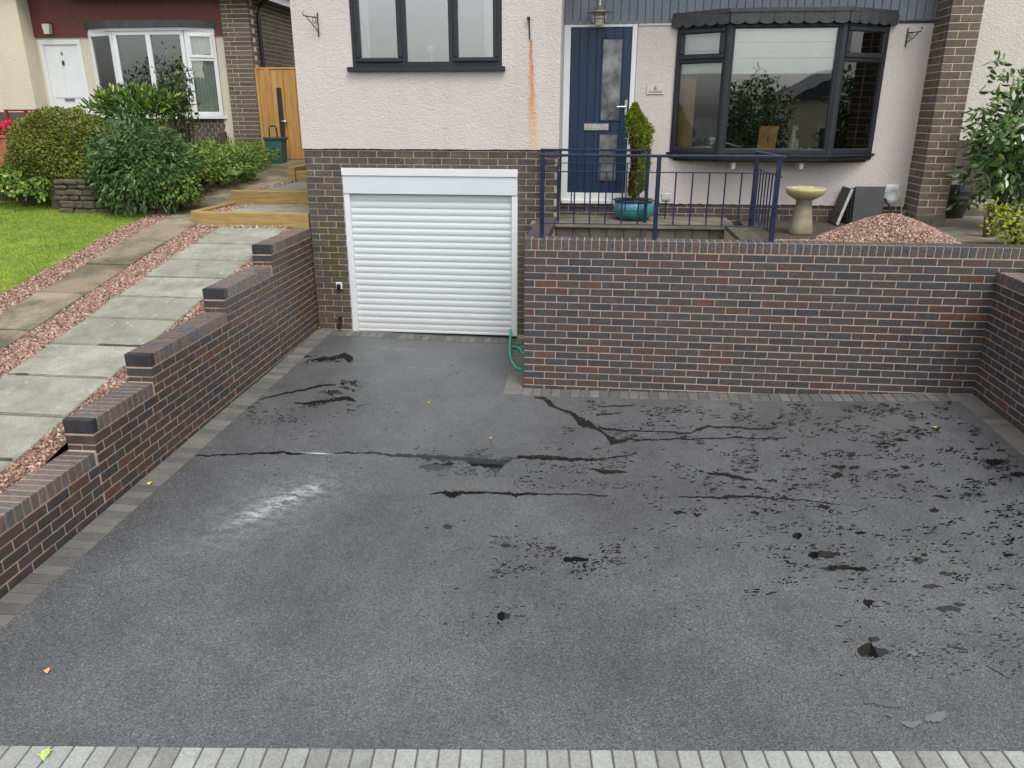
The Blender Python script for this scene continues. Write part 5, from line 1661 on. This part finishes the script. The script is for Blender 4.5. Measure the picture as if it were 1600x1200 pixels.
s1z = az(395, 332.5, 1.80)
sleeper('lowest timber sleeper step at the head of the slab path', -4.43, XL - .02, 1.80, 1.92, hz(1.8) - .05, s1z)
s2z = az(420, 298.5, 3.02)
sleeper('middle timber sleeper step above the lowest one', -4.52, XL - .02, 3.02, 3.14, s1z - .1, s2z)
sleeper('timber sleeper edging along the side of the first tread', -4.55, -4.44, 1.925, 3.13, hz(1.9) - .05, s1z - .003)
s3z = az(462, 268, 4.9)
sleeper('short timber sleeper at the highest step by the house corner', -4.28, XL - .02, 4.90, 5.02, s2z - .1, az(462, 267, 4.9))
sleeper('upright end of timber edging beside the highest step', -4.40, -4.285, 4.88, 6.4, s2z - .15, az(455, 261, 4.88))
tread = empty('stair_tread'); tread['kind'] = 'structure'
for (y0, y1, zt, xl_) in ((1.925, 3.015, s1z - .025, -4.42), (3.145, 4.895, s2z - .025, -4.50), (5.025, 7.0, az(462, 267, 4.9) - .02, -4.27)):
    m = MB(); m.box(xl_ - .02, XL - .015, y0 - .004, y1 + .004, zt - .12, zt - .03); m.build('tread_bed', M_gravel_base, tread)
    xs = xl_ + .28
    while xs < XL - .3:
        m = MB(); m.box(xs, min(xs + .59, XL - .03), y0 + .08, y1 - .03, zt - .03, zt - .002, .006); m.build('slab', M_slab, tread); xs += .6
    n = int(2600 * .28 * (y1 - y0))
    P = np.stack([GR.uniform(xl_ + .01, xl_ + .30, n), GR.uniform(y0, y1, n), zt - .02 + GR.uniform(-.008, .01, n)], 1)
    P2 = np.stack([GR.uniform(xl_, XL - .03, n // 3), GR.uniform(y0, y0 + .09, n // 3), zt - .022 + GR.uniform(-.006, .008, n // 3)], 1)
    V, Fc = stones(np.concatenate([P, P2]), .017, GR)
    from_arrays('tread_gravel', V, Fc, M_gravel, tread, kind='stuff')
P = np.stack([GR.uniform(-4.42, XL - .25, 700), GR.uniform(1.66, 1.80, 700), np.full(700, hz(1.73)) + GR.uniform(-.01, .02, 700)], 1)
V, Fc = stones(P, .016, GR); from_arrays('tread_gravel', V, Fc, M_gravel, tread, kind='stuff')

# ------------------------------------------------------------------ gate, bin
YG = 6.95
gate = thing('timber_gate', 'tall golden timber side gate between the two houses', 'gate', (-5.2, YG, hz(YG)))
gzt = az(430, 108.5, YG)
gxl = ax(388, 150, YG)
x = gxl; k = 0
gm = {}
while x < -4.35:
    w_ = .118
    m = local(gate); m.box(x + .002, x + w_ - .002, YG - .012 - .01 * (k % 2), YG + .012, hz(YG) + (.16 if k < 4 else .02), gzt - .012 * (k >= 4), .004); m.build('board', M_gate, gate)
    x += w_; k += 1
local(gate).box(gxl, -4.35, YG - .02, YG + .03, gzt + .001, gzt + .035, .004).build('top_rail', M_gate, gate)
hx_ = ax(436, 170, YG)
m = local(gate); m.box(ax(433, 140, YG), ax(440, 140, YG), YG - .045, YG - .024, az(436, 215, YG), az(436, 137, YG), .004); m.build('latch_strip', M_iron, gate)
m = local(gate); m.tube([(ax(440, 190, YG), YG - .04, az(440, 189, YG)), (ax(447, 190, YG), YG - .06, az(447, 190, YG))], .014, 8); m.lathe([(.005, -.03), (.03, -.015), (.034, .0), (.03, .015), (.005, .03)], (ax(448, 190, YG), YG - .075, az(448, 190, YG)), 12); m.build('knob', M_chrome, gate, smooth=True)
m = local(gate); m.box(gxl, ax(416, 235, YG), YG - .03, YG + .05, hz(YG) - .05, hz(YG) + .155, .006); m.build('sill_bricks', M_hbrick_i, gate)

yb2 = 6.55
cx0, cx1 = ax(418.5, 235, yb2), ax(445, 235, yb2); bz_ = hz(yb2); ct_ = az(431, 216, yb2)
bn = thing('food_caddy', 'dark green plastic caddy with raised handle standing before the timber gate', 'bin', ((cx0 + cx1) / 2, yb2, bz_))
m = local(bn); m.prism([(cx0 + .03, bz_ + .012), (cx1 - .02, bz_ + .012), (cx1, ct_ - .03), (cx0, ct_ - .03)], yb2 - .12, yb2 + .12, 'y'); m.build('body', M_green, bn)
m = local(bn); m.box(cx0 - .015, cx1 + .03, yb2 - .14, yb2 + .14, ct_ - .03, ct_ + .02, .01); m.build('lid', simple('dark_green_plastic', (.015, .055, .048), .45, .2, 8), bn)
hl, hr = ax(420, 200, yb2), ax(432, 200, yb2); ht_ = az(426, 197, yb2)
m = local(bn); m.tube([(hl, yb2, ct_ - .05), (hl, yb2, ht_ - .03), (hl + .03, yb2, ht_), (hr - .03, yb2, ht_), (hr, yb2, ht_ - .03), (hr, yb2, ct_ - .05)], .013, 8); m.build('handle', M_black, bn)

# ------------------------------------------------------------------ neighbouring house, number 8
YN = 7.0
nh = thing('house', 'cream house number eight with dark red boarding and white bay window', 'house', (-8, YN, 1.9))
NB = lambda: local(nh)
xw = ax(48, 20, YN); xpl, xpr = ax(357, 100, YN), ax(395, 60, YN)
zcl = az(200, 57.5, YN)
YW = 6.66
xcw = ax(30, 30, YW)
nd0, nd1 = ax(61, 70, YN), ax(127, 70, YN); ndz1 = az(95, 62, YN); ndz0 = ndz1 - 2.1
by0, by1 = ax(147, 100, YN), ax(341, 100, YN); bsz = az(330, 181, 6.75); btz = az(240, 47, 6.6)
m = wall_sheet(NB(), xcw, xpl, 1.5, zcl, YN, [(nd0, nd1, ndz0, ndz1), (by0, by1, bsz, btz)], .12); m.build('render_wall', M_cream, nh)
m = NB(); m.box(xcw - 6, xcw, YW, YN + .5, 1.2, 5.4); m.build('render_wing', M_cream, nh)
m = NB(); m.box(xcw - 6.0, xcw + .02, YW - .02, YN + .02, 1.2, az(20, 175, YW), .005); m.build('wing_plinth', M_hbrick_i, nh)
m = NB(); m.box(xcw + .001, xpl, YN - .03, YN - .001, zcl, 5.6); m.build('red_boarding', M_redboard, nh)
# pier and flank
yfl = 12.5
m = NB(); m.box(xpl + .01, xpr - .006, YN - .095, yfl, 1.5, 5.4); nbw = m.build('brick_wall', M_lmortar, nh)
pit = .0762
br_n = []
z_top = 4.95
for k in range(38):
    zc = z_top - k * pit
    if zc < 1.9: break
    W2 = xpr - xpl
    a = .105 if k % 2 else .215
    br_n.append((xpl + a / 2 + 8, -.1 + .05, zc - 1.9, a, .1, .066)); br_n.append((xpl + a + .01 + (W2 - a - .01) / 2 + 8, -.1 + .05, zc - 1.9, W2 - a - .01, .1, .066))
    y = YN + .012 + (.0 if k % 2 else .1125)
    while y < yfl - .3:
        br_n.append((xpr - .05 + 8, y + .1095 - YN, zc - 1.9, .1, .219, .066)); y += .2286
lay(nbw, br_n, M_lbrick, M_lbrick_i, 300, jit=.0, score=lambda b: -b[1] * 2 - (0.5 if b[2] < .6 else 0))
# door 8
m = NB(); frame_rect(m, nd0 + .003, nd1 - .003, ndz0, ndz1 - .002, .085, YN - .02, YN + .06, .006); ndf = m.build('door_frame', M_white, nh)
m = NB(); m.box(nd0 + .086, nd1 - .086, YN + .006, YN + .05, ndz0 + .05, ndz1 - .088, .004); ndl = m.build('front_door', M_white, nh)
dcx = (nd0 + nd1) / 2; dw = (nd1 - nd0) - .172
for s in (-1, 1):
    a, b = sorted((dcx + s * .035, dcx + s * (dw / 2 - .06)))
    m = NB(); m.prism([(a, ndz1 - 1.02), (b, ndz1 - 1.02), (b, ndz1 - (.22 if s < 0 else .30)), (a, ndz1 - (.30 if s < 0 else .22))], YN - .004, YN + .006, 'y'); m.build('upper_panel', M_white, ndl)
    m = NB(); m.box(a, b, YN - .004, YN + .006, ndz0 + .16, ndz1 - 1.2, .004); m.build('lower_panel', M_white, ndl)
glyph('8', .085, (dcx, YN - .002, az(97, 84, YN)), M_grey, ndl)
m = NB(); kz = az(99, 98, YN); m.lathe([(.004, .045), (.012, .035), (.022, 0), (.018, -.03), (.004, -.045)], (dcx + .01, YN - .02, kz), 10); m.build('knocker', M_iron, ndl)
m = NB(); lz_ = az(106, 155, YN); m.box(dcx - .10, dcx + .10, YN - .016, YN + .004, lz_ - .025, lz_ + .02, .003); m.build('letterbox', simple('dull_steel', (.25, .24, .22), .4, .1, 20, metal=.6), ndl)
# bay 8
YNB = 6.74
q0, q3 = (by0, YN - .01), (by1, YN - .01)
q1, q2 = (ax(183, 100, YNB), YNB), (ax(293, 100, YNB), YNB)
Ninv = world_of(nh).inverted()
bm_ = NB()
for (A, B) in ((q0, q1), (q1, q2), (q2, q3)):
    X, L = facet(A, B, 0); t = MB(Ninv @ X); frame_rect(t, .002, L - .002, bsz, btz, .07, -.03, .04); o_ = len(bm_.v); bm_.v += t.v; bm_.f += [tuple(i + o_ for i in f) for f in t.f]
nbay = bm_.build('bay_window', M_white, nh)
X, L = facet(q1, q2, 0)
m = MB(Ninv @ X); m.box(L / 2 - .045, L / 2 + .045, -.032, .042, bsz + .06, btz - .06, .006); m.build('mullion', M_white, nbay)
for (A, B, nn_) in ((q0, q1, 1), (q1, q2, 2), (q2, q3, 1)):
    X, L = facet(A, B, 0)
    for k in range(nn_):
        a, b = (.06, L - .06) if nn_ == 1 else ((.06, L / 2 - .04) if k == 0 else (L / 2 + .04, L - .06))
        m = MB(Ninv @ X); m.box(a, b, 0, .008, bsz + .06, btz - .06); m.build('pane', M_glass, nbay)
X, L = facet(q2, q3, 0)
m = MB(Ninv @ X); tz_ = az(318, 92, 6.75); m.box(.05, L - .05, -.034, .044, tz_ - .03, tz_ + .03, .006); m.build('transom', M_white, nbay)
m = MB(Ninv @ X); frame_rect(m, .05, L - .05, tz_ + .02, btz - .05, .05, -.05, .0, .008); m.build('sash', M_white, nbay)
pl_ = lambda d: [(q0[0] - d, YN - .005), (q1[0] - d * .4, YNB - d), (q2[0] + d * .4, YNB - d), (q3[0] + d, YN - .005)]
m = NB(); m.prism(pl_(.07), bsz - .05, bsz - .001, 'z'); m.build('sill', M_white, nbay)
m = NB(); m.prism(pl_(.05), btz + .001, btz + .06, 'z'); m.build('head', M_white, nbay)
m = NB(); m.prism(pl_(.10), btz + .061, btz + .17, 'z'); m.build('canopy', M_lead, nbay)
m = NB(); m.prism(pl_(-.03), 1.6, bsz - .051, 'z'); nbase = m.build('bay_base', M_hmortar, nh)
X, L = facet((q1[0], YNB + .0), (q2[0], YNB + .0), 0)
Nl = [(b[0], b[1] , b[2], b[3], b[4], b[5]) for b in courses(.0, L, bsz - .06, 9, .0762, .1155, .0095, .06)]
for (A, B) in ((q1, q2), (q2, q3)):
    X, L = facet(A, B, 0)
    e = bpy.data.objects.new('brick_facing', MB(Ninv @ X).box(.01, L - .01, .012, .03, bsz - .06 - .0762 * 9, bsz - .055).mesh('brick_facing', M_lmortar)); COL.objects.link(e); e.parent = nh
    rest = courses(.0, L, bsz - .06, 9, .0762, .1155, .0095, .06)
    bm2 = {}
    for (cx, cy, cz, Lb, Db, Hb) in rest:
        o = bpy.data.objects.new('brick', brick_mesh(Lb, Db, Hb, M_hbrick)); COL.objects.link(o); o.parent = e
        o.matrix_basis = Ninv @ X @ Matrix.Translation((cx, cy, cz))
m = NB(); m.add([(by0, 9.0, 1.8), (by1, 9.0, 1.8), (by1, 9.0, 4.6), (by0, 9.0, 4.6), (by0, YN + .13, 1.8), (by1, YN + .13, 1.8), (by1, YN + .13, 4.6), (by0, YN + .13, 4.6)], [(3, 2, 1, 0), (0, 4, 7, 3), (2, 6, 5, 1), (4, 0, 1, 5), (7, 6, 2, 3)]); m.build('room', M_room, nh)
for (A, B, s0, s1, lab) in ((q2, q3, .1, .95, 'pale green gathered curtain in the white bay pane next to the brick pier'), (q0, q1, .1, .95, 'pale green curtain in the white bay pane next to the white door')):
    X, L = facet(A, B, 0)
    cu_ = thing('curtain', lab, 'curtain', (A[0], A[1], bsz))
    m = MB(world_of(cu_).inverted() @ X)
    xs = np.linspace(L * s0, L * s1, 40); ed = [(x, .06 + .018 * math.sin(k * 1.25)) for k, x in enumerate(xs)]
    m.prism(ed + [(x, y + .006) for x, y in reversed(ed)], bsz + .02, btz - .03, 'z'); m.build('fabric', M_curtain, cu_)
# eaves, gutter, downpipe, roof
ez = az(430, 14, 9.0)
m = NB(); m.box(xpl - .1, xpr + .22, YN - .35, 13, ez + .02, ez + .05); m.box(xpr + .22, xpr + .245, YN - .38, 13, ez - .06, ez + .16); m.box(xpl - 3, xpr + .245, YN - .40, YN - .36, ez - .03, ez + .17); m.build('fascia', M_white, nh)
m = NB(); m.tube([(xpr + .30, YN - .4, ez + .13), (xpr + .30, 13, ez + .13)], .06, 10); m.build('gutter', M_black, nh)
m = NB(); m.prism([(xpr + .33, ez + .17), (xpr - 8, ez + 3.2), (xpr - 8, ez + .17)], YN - .5, 13.2, 'y'); m.build('roof', M_slate, nh)
dpx = xpr + .045
m = NB(); m.tube([(xpr + .30, YN + .25, ez + .10), (xpr + .29, YN + .25, ez + .0), (dpx + .02, YN + .25, ez - .17), (dpx, YN + .25, ez - .28), (dpx, YN + .25, 2.0)], .036, 10); m.build('downpipe', M_black, nh)
for z in (ez - .45, ez - 1.3): m = NB(); m.tube([(dpx, YN + .25, z), (dpx, YN + .25, z + .05)], .045, 10); m.build('pipe_clip', M_black, nh)
mb8 = NB(); mx, mz = ax(351, 210, 6.85), az(351, 205, 6.85); mb8.box(mx - .09, mx + .03, 6.80, 6.9, mz - .28, mz + .0, .02); mb8.build('meter_box', simple('brown_plastic', (.07, .045, .035), .5, .2, 9), nh)
ln = thing('porch_lamp', 'small frosted wall lamp on the dark red boarding above the white door', 'lamp', (ax(79, 46, YN), YN - .06, az(79, 54, YN)))
lx_, l0, l1 = ax(79, 46, YN), az(79, 54, YN), az(79, 38, YN)
local(ln).prism([(lx_ - .05, l0), (lx_ + .05, l0), (lx_ + .075, l1), (lx_ - .075, l1)], YN - .13, YN - .04, 'y').build('shade', simple('frosted_glass', (.55, .52, .46), .3, .08, 9), ln)
local(ln).box(lx_ - .08, lx_ + .08, YN - .14, YN - .031, l1 + .001, l1 + .02, .004).build('cap', M_iron, ln)

# red railing, planter with red flowers
YRR = 5.2
rr2 = thing('red_railing', 'red painted metal handrail before the white door of the cream house', 'railing', (ax(40, 176, YRR), YRR, hz(YRR)))
za, zb_ = az(40, 172.5, YRR), az(40, 172.5, YRR) - .9
xs_ = [ax(10, 175, YRR), ax(40, 175, YRR), ax(98, 175, YRR)]
local(rr2).bar((xs_[0] - .03, YRR, za), (xs_[2] + .03, YRR, za), .045, .03, .005).build('top_rail', M_red, rr2)
for x_ in xs_: local(rr2).bar((x_, YRR, zb_), (x_, YRR, za), .045, .045, .004).build('post', M_red, rr2)
local(rr2).bar((xs_[0], YRR, za - .17), (xs_[2], YRR, za - .17), .02, .012).build('rail', M_red, rr2)
for k in range(9):
    x_ = xs_[0] + (xs_[2] - xs_[0]) * (k + .5) / 9; local(rr2).bar((x_, YRR, zb_), (x_, YRR, za - .17), .014, .014).build('baluster', M_red, rr2)
YP = 4.6
px0, px1 = ax(-25, 225, YP), ax(22, 225, YP); pz0, pz1_ = az(10, 236, YP), az(10, 214, YP)
pt = thing('terracotta_planter', 'terracotta trough of red flowers before the cream house', 'planter', ((px0 + px1) / 2, YP, pz0 - .1))
local(pt).prism([(px0 + .04, pz0 - .25), (px1 - .04, pz0 - .25), (px1, pz1_), (px0, pz1_)], YP - .14, YP + .14, 'y').build('trough', M_terra, pt)
local(pt).box(px0 - .02, px1 + .02, YP - .16, YP + .16, pz1_ - .02, pz1_ + .03, .008).build('rim', M_terra, pt)
local(pt).box(px0 + .05, px1 - .05, YP - .12, YP + .12, hz(YP) - .1, pz0 - .251).build('stand', M_stone, pt)
fl = thing('red_flowers', 'bright red bedding flowers filling the terracotta trough', 'flowers', ((px0 + px1) / 2, YP, pz1_))
rg = np.random.default_rng(8)
P = np.stack([rg.uniform(px0, px1, 420), YP + rg.uniform(-.16, .16, 420), pz1_ + rg.uniform(.03, .23, 420)], 1) - np.array([(px0 + px1) / 2, YP, pz1_])
V, Fc = leaf_mesh(P, rg.normal(size=(420, 3)) + np.array([0, -.4, .5]), rg.normal(size=(420, 3)) * .5 + np.array([0, -1, .7]), .05, .045, rg, 'round', .1); from_arrays('blossom', V, Fc, L_flower, fl, kind='stuff')
V, Fc = leaf_mesh(P[:200] - np.array([0, 0, .05]), rg.normal(size=(200, 3)), rg.normal(size=(200, 3)) + np.array([0, -1, .7]), .05, .04, rg, 'round', .1); from_arrays('leaves', V, Fc, L_low, fl, kind='stuff')

# ------------------------------------------------------------------ dry stone edging and planting
sw_ = thing('dry_stone_wall', 'low dry stone wall under the clipped hedge at the lawn edge', 'wall', (-6.3, 2.45, hz(2.4)))
rg = random.Random(12)
z = 0; x0s, x1s = ax(92, 320, 2.42), ax(192, 325, 2.42)
while z < .40:
    h_ = rg.uniform(.055, .10); x = x0s + rg.uniform(-.04, .04)
    while x < x1s + .5:
        w_ = rg.uniform(.10, .26)
        m = MB(); m.box(-w_ / 2, w_ / 2, -.09, .09, -h_ / 2, h_ / 2, .018)
        m.v = [(p[0] + .015 * mnoise.noise((p[0] * 20 + x * 7, p[2] * 20, z * 9)), p[1] + .02 * mnoise.noise((p[0] * 15, p[2] * 15 + x * 5, 3)), p[2] + .012 * mnoise.noise((p[0] * 18, p[1] * 18, x * 4))) for p in m.v]
        o = m.build('stone', M_stone, sw_); o.location = (x + w_ / 2 + 6.3, rg.uniform(-.02, .02) + .03, z + h_ / 2 - .02); o.rotation_euler = (rg.uniform(-.04, .04), rg.uniform(-.06, .06), rg.uniform(-.06, .06))
        x += w_ + .006
    z += h_ + .004
bed = MB(); bed.box(-6.95, -5.72, 2.56, 6.3, 1.2, hz(2.4) + .30); bed.box(-9.5, -6.951, 3.1, 6.3, 1.2, hz(2.4) + .298); structure('raised_bed', bed, M_soil)
BZ = hz(2.4) + .30
def pxc(u, v, y): return (float(at(u, v, y=y)[0]), y, float(at(u, v, y=y)[2]))
c = pxc(112, 250, 3.1); shrub('clipped_hedge', 'rounded olive green clipped hedge spilling over the dry stone wall', c, (.92, .62, .68), 34000, .046, .026, L_hedge, BZ - .05, M_stem, 31, cat='hedge', inner=.5, lump=.07, rand=.8)
c = pxc(222, 264, 2.52); shrub('laurel_shrub', 'glossy dark green laurel bush at the corner of the path gravel', c, (.74, .55, .63), 5600, .080, .032, L_laurel, hz(2.5), M_stem, 32, shape='round', inner=.6, lump=.10, droop=.35, rand=.5)
c = pxc(212, 166, 4.4); shrub('evergreen_shrub', 'bright green upright evergreen shrub with lime tips below the white bay', c, (.74, .4, .26), 1500, .115, .036, L_bright, BZ, M_stem, 33, shape='round', inner=.5, lump=.2, droop=-.7, rand=.5)
c = pxc(278, 168, 4.6); rs_ = shrub('rose_bush', 'straggly rose bush reaching up in front of the white bay window', c, (.30, .3, .72), 420, .062, .045, L_rose, BZ, M_stem, 34, shape='round', inner=.25, lump=.3, droop=.0, rand=.9, zmin=-1.1)
c = pxc(283, 122, 4.6); shrub('rose_shoots', 'leafy upper shoots of the rose across the bay window pane', c, (.17, .2, .20), 110, .06, .042, L_rose, BZ, M_stem, 35, shape='round', inner=.2, lump=.3, rand=.9, zmin=-1.1)
c = pxc(290, 262, 3.55); shrub('cranesbill_clump', 'leafy green clump spilling over the gravel next to the laurel', c, (.36, .4, .32), 1500, .055, .05, L_low, hz(3.4), M_stem, 36, cat='plant', shape='round', inner=.5, lump=.18, rand=.7, zmin=-.5)
c = pxc(338, 258, 4.6); shrub('lime_groundcover', 'lime green low groundcover beside the upper path gravel', c, (.64, .8, .30), 5200, .055, .040, L_low, hz(4.6), M_stem, 37, cat='plant', shape='round', inner=.5, lump=.2, rand=.8, zmin=-.8)
c = pxc(385, 246, 5.9); shrub('border_perennials', 'feathery light green plants at the far end of the border by the gate', c, (.42, .5, .26), 2300, .075, .022, L_low, hz(5.9), M_stem, 38, cat='plant', inner=.4, lump=.22, droop=-.5, rand=.7, zmin=-.8)
c = pxc(265, 295, 2.45); shrub('ivy_skirt', 'mid green lobed foliage trailing from under the laurel onto gravel', c, (.42, .25, .28), 900, .055, .05, L_low, hz(2.4), M_stem, 39, cat='plant', shape='round', inner=.5, lump=.15, zmin=-.6)
c = pxc(38, 288, 2.75); shrub('bed_foliage', 'low leafy green plants at the lawn edge left of the hedge', c, (.75, .35, .28), 2200, .06, .042, L_low, hz(3.0), M_stem, 40, cat='plant', shape='round', inner=.5, lump=.2, zmin=-.5)


def spray(name, label, base, n, ln, mat, seed, spread=.8, w=.02):
    rg = np.random.default_rng(seed); root = thing(name, label, 'plant', base)
    V, Fs = [], []
    for k in range(n):
        a = rg.uniform(0, 6.28); s = rg.uniform(.15, spread); L_ = ln * rg.uniform(.6, 1.1); d = Vector((math.cos(a) * s, math.sin(a) * s, 1)).normalized()
        side_ = Vector((-math.sin(a), math.cos(a), 0)) * w
        o_ = len(V)
        for t in (0, .35, .7, 1.0):
            p = d * L_ * t + Vector((math.cos(a), math.sin(a), -.6)) * (.35 * s * L_ * t * t) + Vector((math.cos(a), math.sin(a), 0)) * .03
            q = side_ * (1 - t * .9)
            V += [tuple(p + q), tuple(p - q)]
        Fs += [(o_ + 2 * i, o_ + 2 * i + 1, o_ + 2 * i + 3, o_ + 2 * i + 2) for i in range(3)]
    from_arrays('blades', V, Fs, mat, root, kind='stuff')
    return root


b_ = pxc(38, 262, 3.9); spray('sword_plant', 'spiky grey green sword leaved plant behind the clipped hedge near the red handrail', (b_[0], 3.9, BZ - .02), 70, .72, L_fern, 51, .75, .018)
b_ = pxc(72, 235, 4.3); spray('crocosmia', 'clump of narrow leaves with orange tints below the red handrail', (b_[0], 4.3, BZ - .02), 60, .70, L_fern, 52, .6, .014)

m = MB(); m.add([(4.7, -3.7, .95), (10, -3.7, .95), (10, .207, 1.42), (4.7, .207, 1.42), (4.7, -3.7, -.1), (10, -3.7, -.1), (10, .207, -.1), (4.7, .207, -.1)], [(0, 1, 2, 3), (4, 5, 1, 0), (5, 6, 2, 1), (7, 4, 0, 3)]); structure('grass_bank', m, M_lawn)
# right hand side shrubs
c = pxc(1585, 215, 1.75); shrub('camellia', 'glossy leaved camellia bush beside the cream side building', (c[0] + .12, 1.75, c[2]), (.60, .5, .72), 2400, .105, .052, L_cam, TZ, M_stem, 61, shape='round', inner=.35, lump=.22, droop=.2, rand=.8, zmin=-1.1)
c = pxc(1592, 352, .62); shrub('lime_shrub', 'lime yellow leaved shrub behind the coping near the wall corner', (c[0] + .05, .62, c[2]), (.30, .26, .22), 620, .045, .030, L_yel, TZ, M_stem, 62, shape='round', inner=.4, lump=.2, rand=.8, zmin=-.9)
c = pxc(1553, 330, 1.2); shrub('yellow_sprig', 'thin sprig of yellowing leaves on the wet slab by the lime shrub', c, (.12, .12, .10), 110, .045, .026, L_yel, TZ + .012, M_stem, 63, cat='plant', shape='round', inner=.3, lump=.3, rand=.9, zmin=-.9)

# ------------------------------------------------------------------ fallen leaves on the drive
LF = [(670, 630, 'yellow fallen leaf on the tarmac in front of the garage door', (.55, .34, .04), .05, .3), (766, 686, 'orange fallen leaf on the tarmac near the wide grey puddle', (.60, .27, .05), .04, 1.0), (235, 759, 'yellow fallen leaf on the block edging below the stepped wall', (.62, .55, .03), .055, .2),
      (75, 1051, 'pale orange fallen leaf on dry tarmac close to the stepped wall', (.62, .34, .20), .045, .5), (72, 1183, 'pale green fallen leaf lying on the light block paving', (.42, .56, .16), .075, .4), (1460, 669, 'yellow fallen leaf on the tarmac beside the wall corner', (.65, .48, .05), .045, .1), (498, 511 + 3, 'curled buff leaf in the corner between stepped wall and garage pier', (.50, .36, .15), .05, .7), (802, 561, 'small olive leaf beside the green hose loop', (.36, .35, .05), .045, .2)]
for (u, v, lab, col, sz, rot) in LF:
    p = hd(u, v)
    lf_ = thing('fallen_leaf', lab, 'leaf', (float(p[0]), float(p[1]), zd(p[0], p[1]) + (.016 if (v > 1150 or u in (235, 498)) else .006)), rot)
    out = [(0, -.5), (.16, -.3), (.34, -.22), (.26, -.02), (.42, .14), (.2, .22), (.1, .5), (-.08, .3), (-.3, .28), (-.26, .06), (-.42, -.08), (-.2, -.24)]
    vs = [(a * sz, b * sz, .006 * math.sin(a * 9 + b * 5) + .004 * abs(a) * 6 * sz / .05) for a, b in out] + [(0, 0, .001)]
    m = MB(); m.add(vs, [(i, (i + 1) % 12, 12) for i in range(12)])
    o = m.build('blade', simple('leaf_' + lab.split()[0] + str(u), col, .6, .2, 60), lf_)
    m = MB(); m.tube([(0, -.5 * sz, .001), (.02 * sz, -.75 * sz, .003)], .0012, 5); m.build('stalk', M_stem, lf_)

# ------------------------------------------------------------------ across the road (seen mirrored in the windows)
def far_house(label, x, y, w, wallmat):
    h = thing('house', label, 'house', (x, y, -.06))
    m = local(h); m.box(x - w / 2, x + w / 2, y - 7, y, -.06, 3.4); m.build('wall', wallmat, h)
    m = local(h); m.prism([(x - w / 2 - .3, 3.4), (x + w / 2 + .3, 3.4), (x + w * .18, 4.9), (x - w * .18, 4.9)], y - 7.3, y + .35, 'y'); rf_ = m.build('roof', M_slate, h)
    m = local(h); m.box(x + w * .1, x + w * .1 + .9, y - 3, y - 2.4, 4.5, 6.4); m.build('chimney', M_hbrick_i, rf_)
    for k in (-1, 1):
        m = local(h); m.box(x + k * w * .25 - .9, x + k * w * .25 + .9, y, y + .06, .9, 2.3, .01); wf = m.build('window', M_white, h)
        m = local(h); m.box(x + k * w * .25 - .8, x + k * w * .25 + .8, y + .061, y + .07, 1.0, 2.2); m.build('pane', M_room, wf)
    return h


far_house('cream house across the road mirrored in the bay window', 13.5, -27, 8.5, M_cream)
far_house('brick house across the road mirrored in the upper window', -5.5, -27, 9, M_hbrick_i)
for k, (x, y, r, h) in enumerate(((6.5, -22, 1.7, 3.9), (10.6, -20, 1.5, 3.6), (-22, -19, 2.4, 5.2))):
    shrub('tree', ['rounded dark tree across the road facing the bay window', 'smaller dark tree across the road beside the cream house', 'broad dark tree across the road facing the white bay window'][k], (x, y, h - r * .9), (r, r, r), 6500, .15, .09, L_laurel, -.06, M_stem, 80 + k, cat='tree', shape='round', inner=.4, lump=.2, zmin=-1.1)
shrub('road_hedge', 'long dark hedge along the far side of the road', (-6, -15.5, .8), (27, .7, 1.05), 20000, .13, .08, L_laurel, -.06, M_stem, 90, cat='hedge', shape='round', inner=.5, lump=.05, zmin=-1.1)

# tidy: every mesh face smooth flag is left flat except where set
bpy.context.view_layer.update()
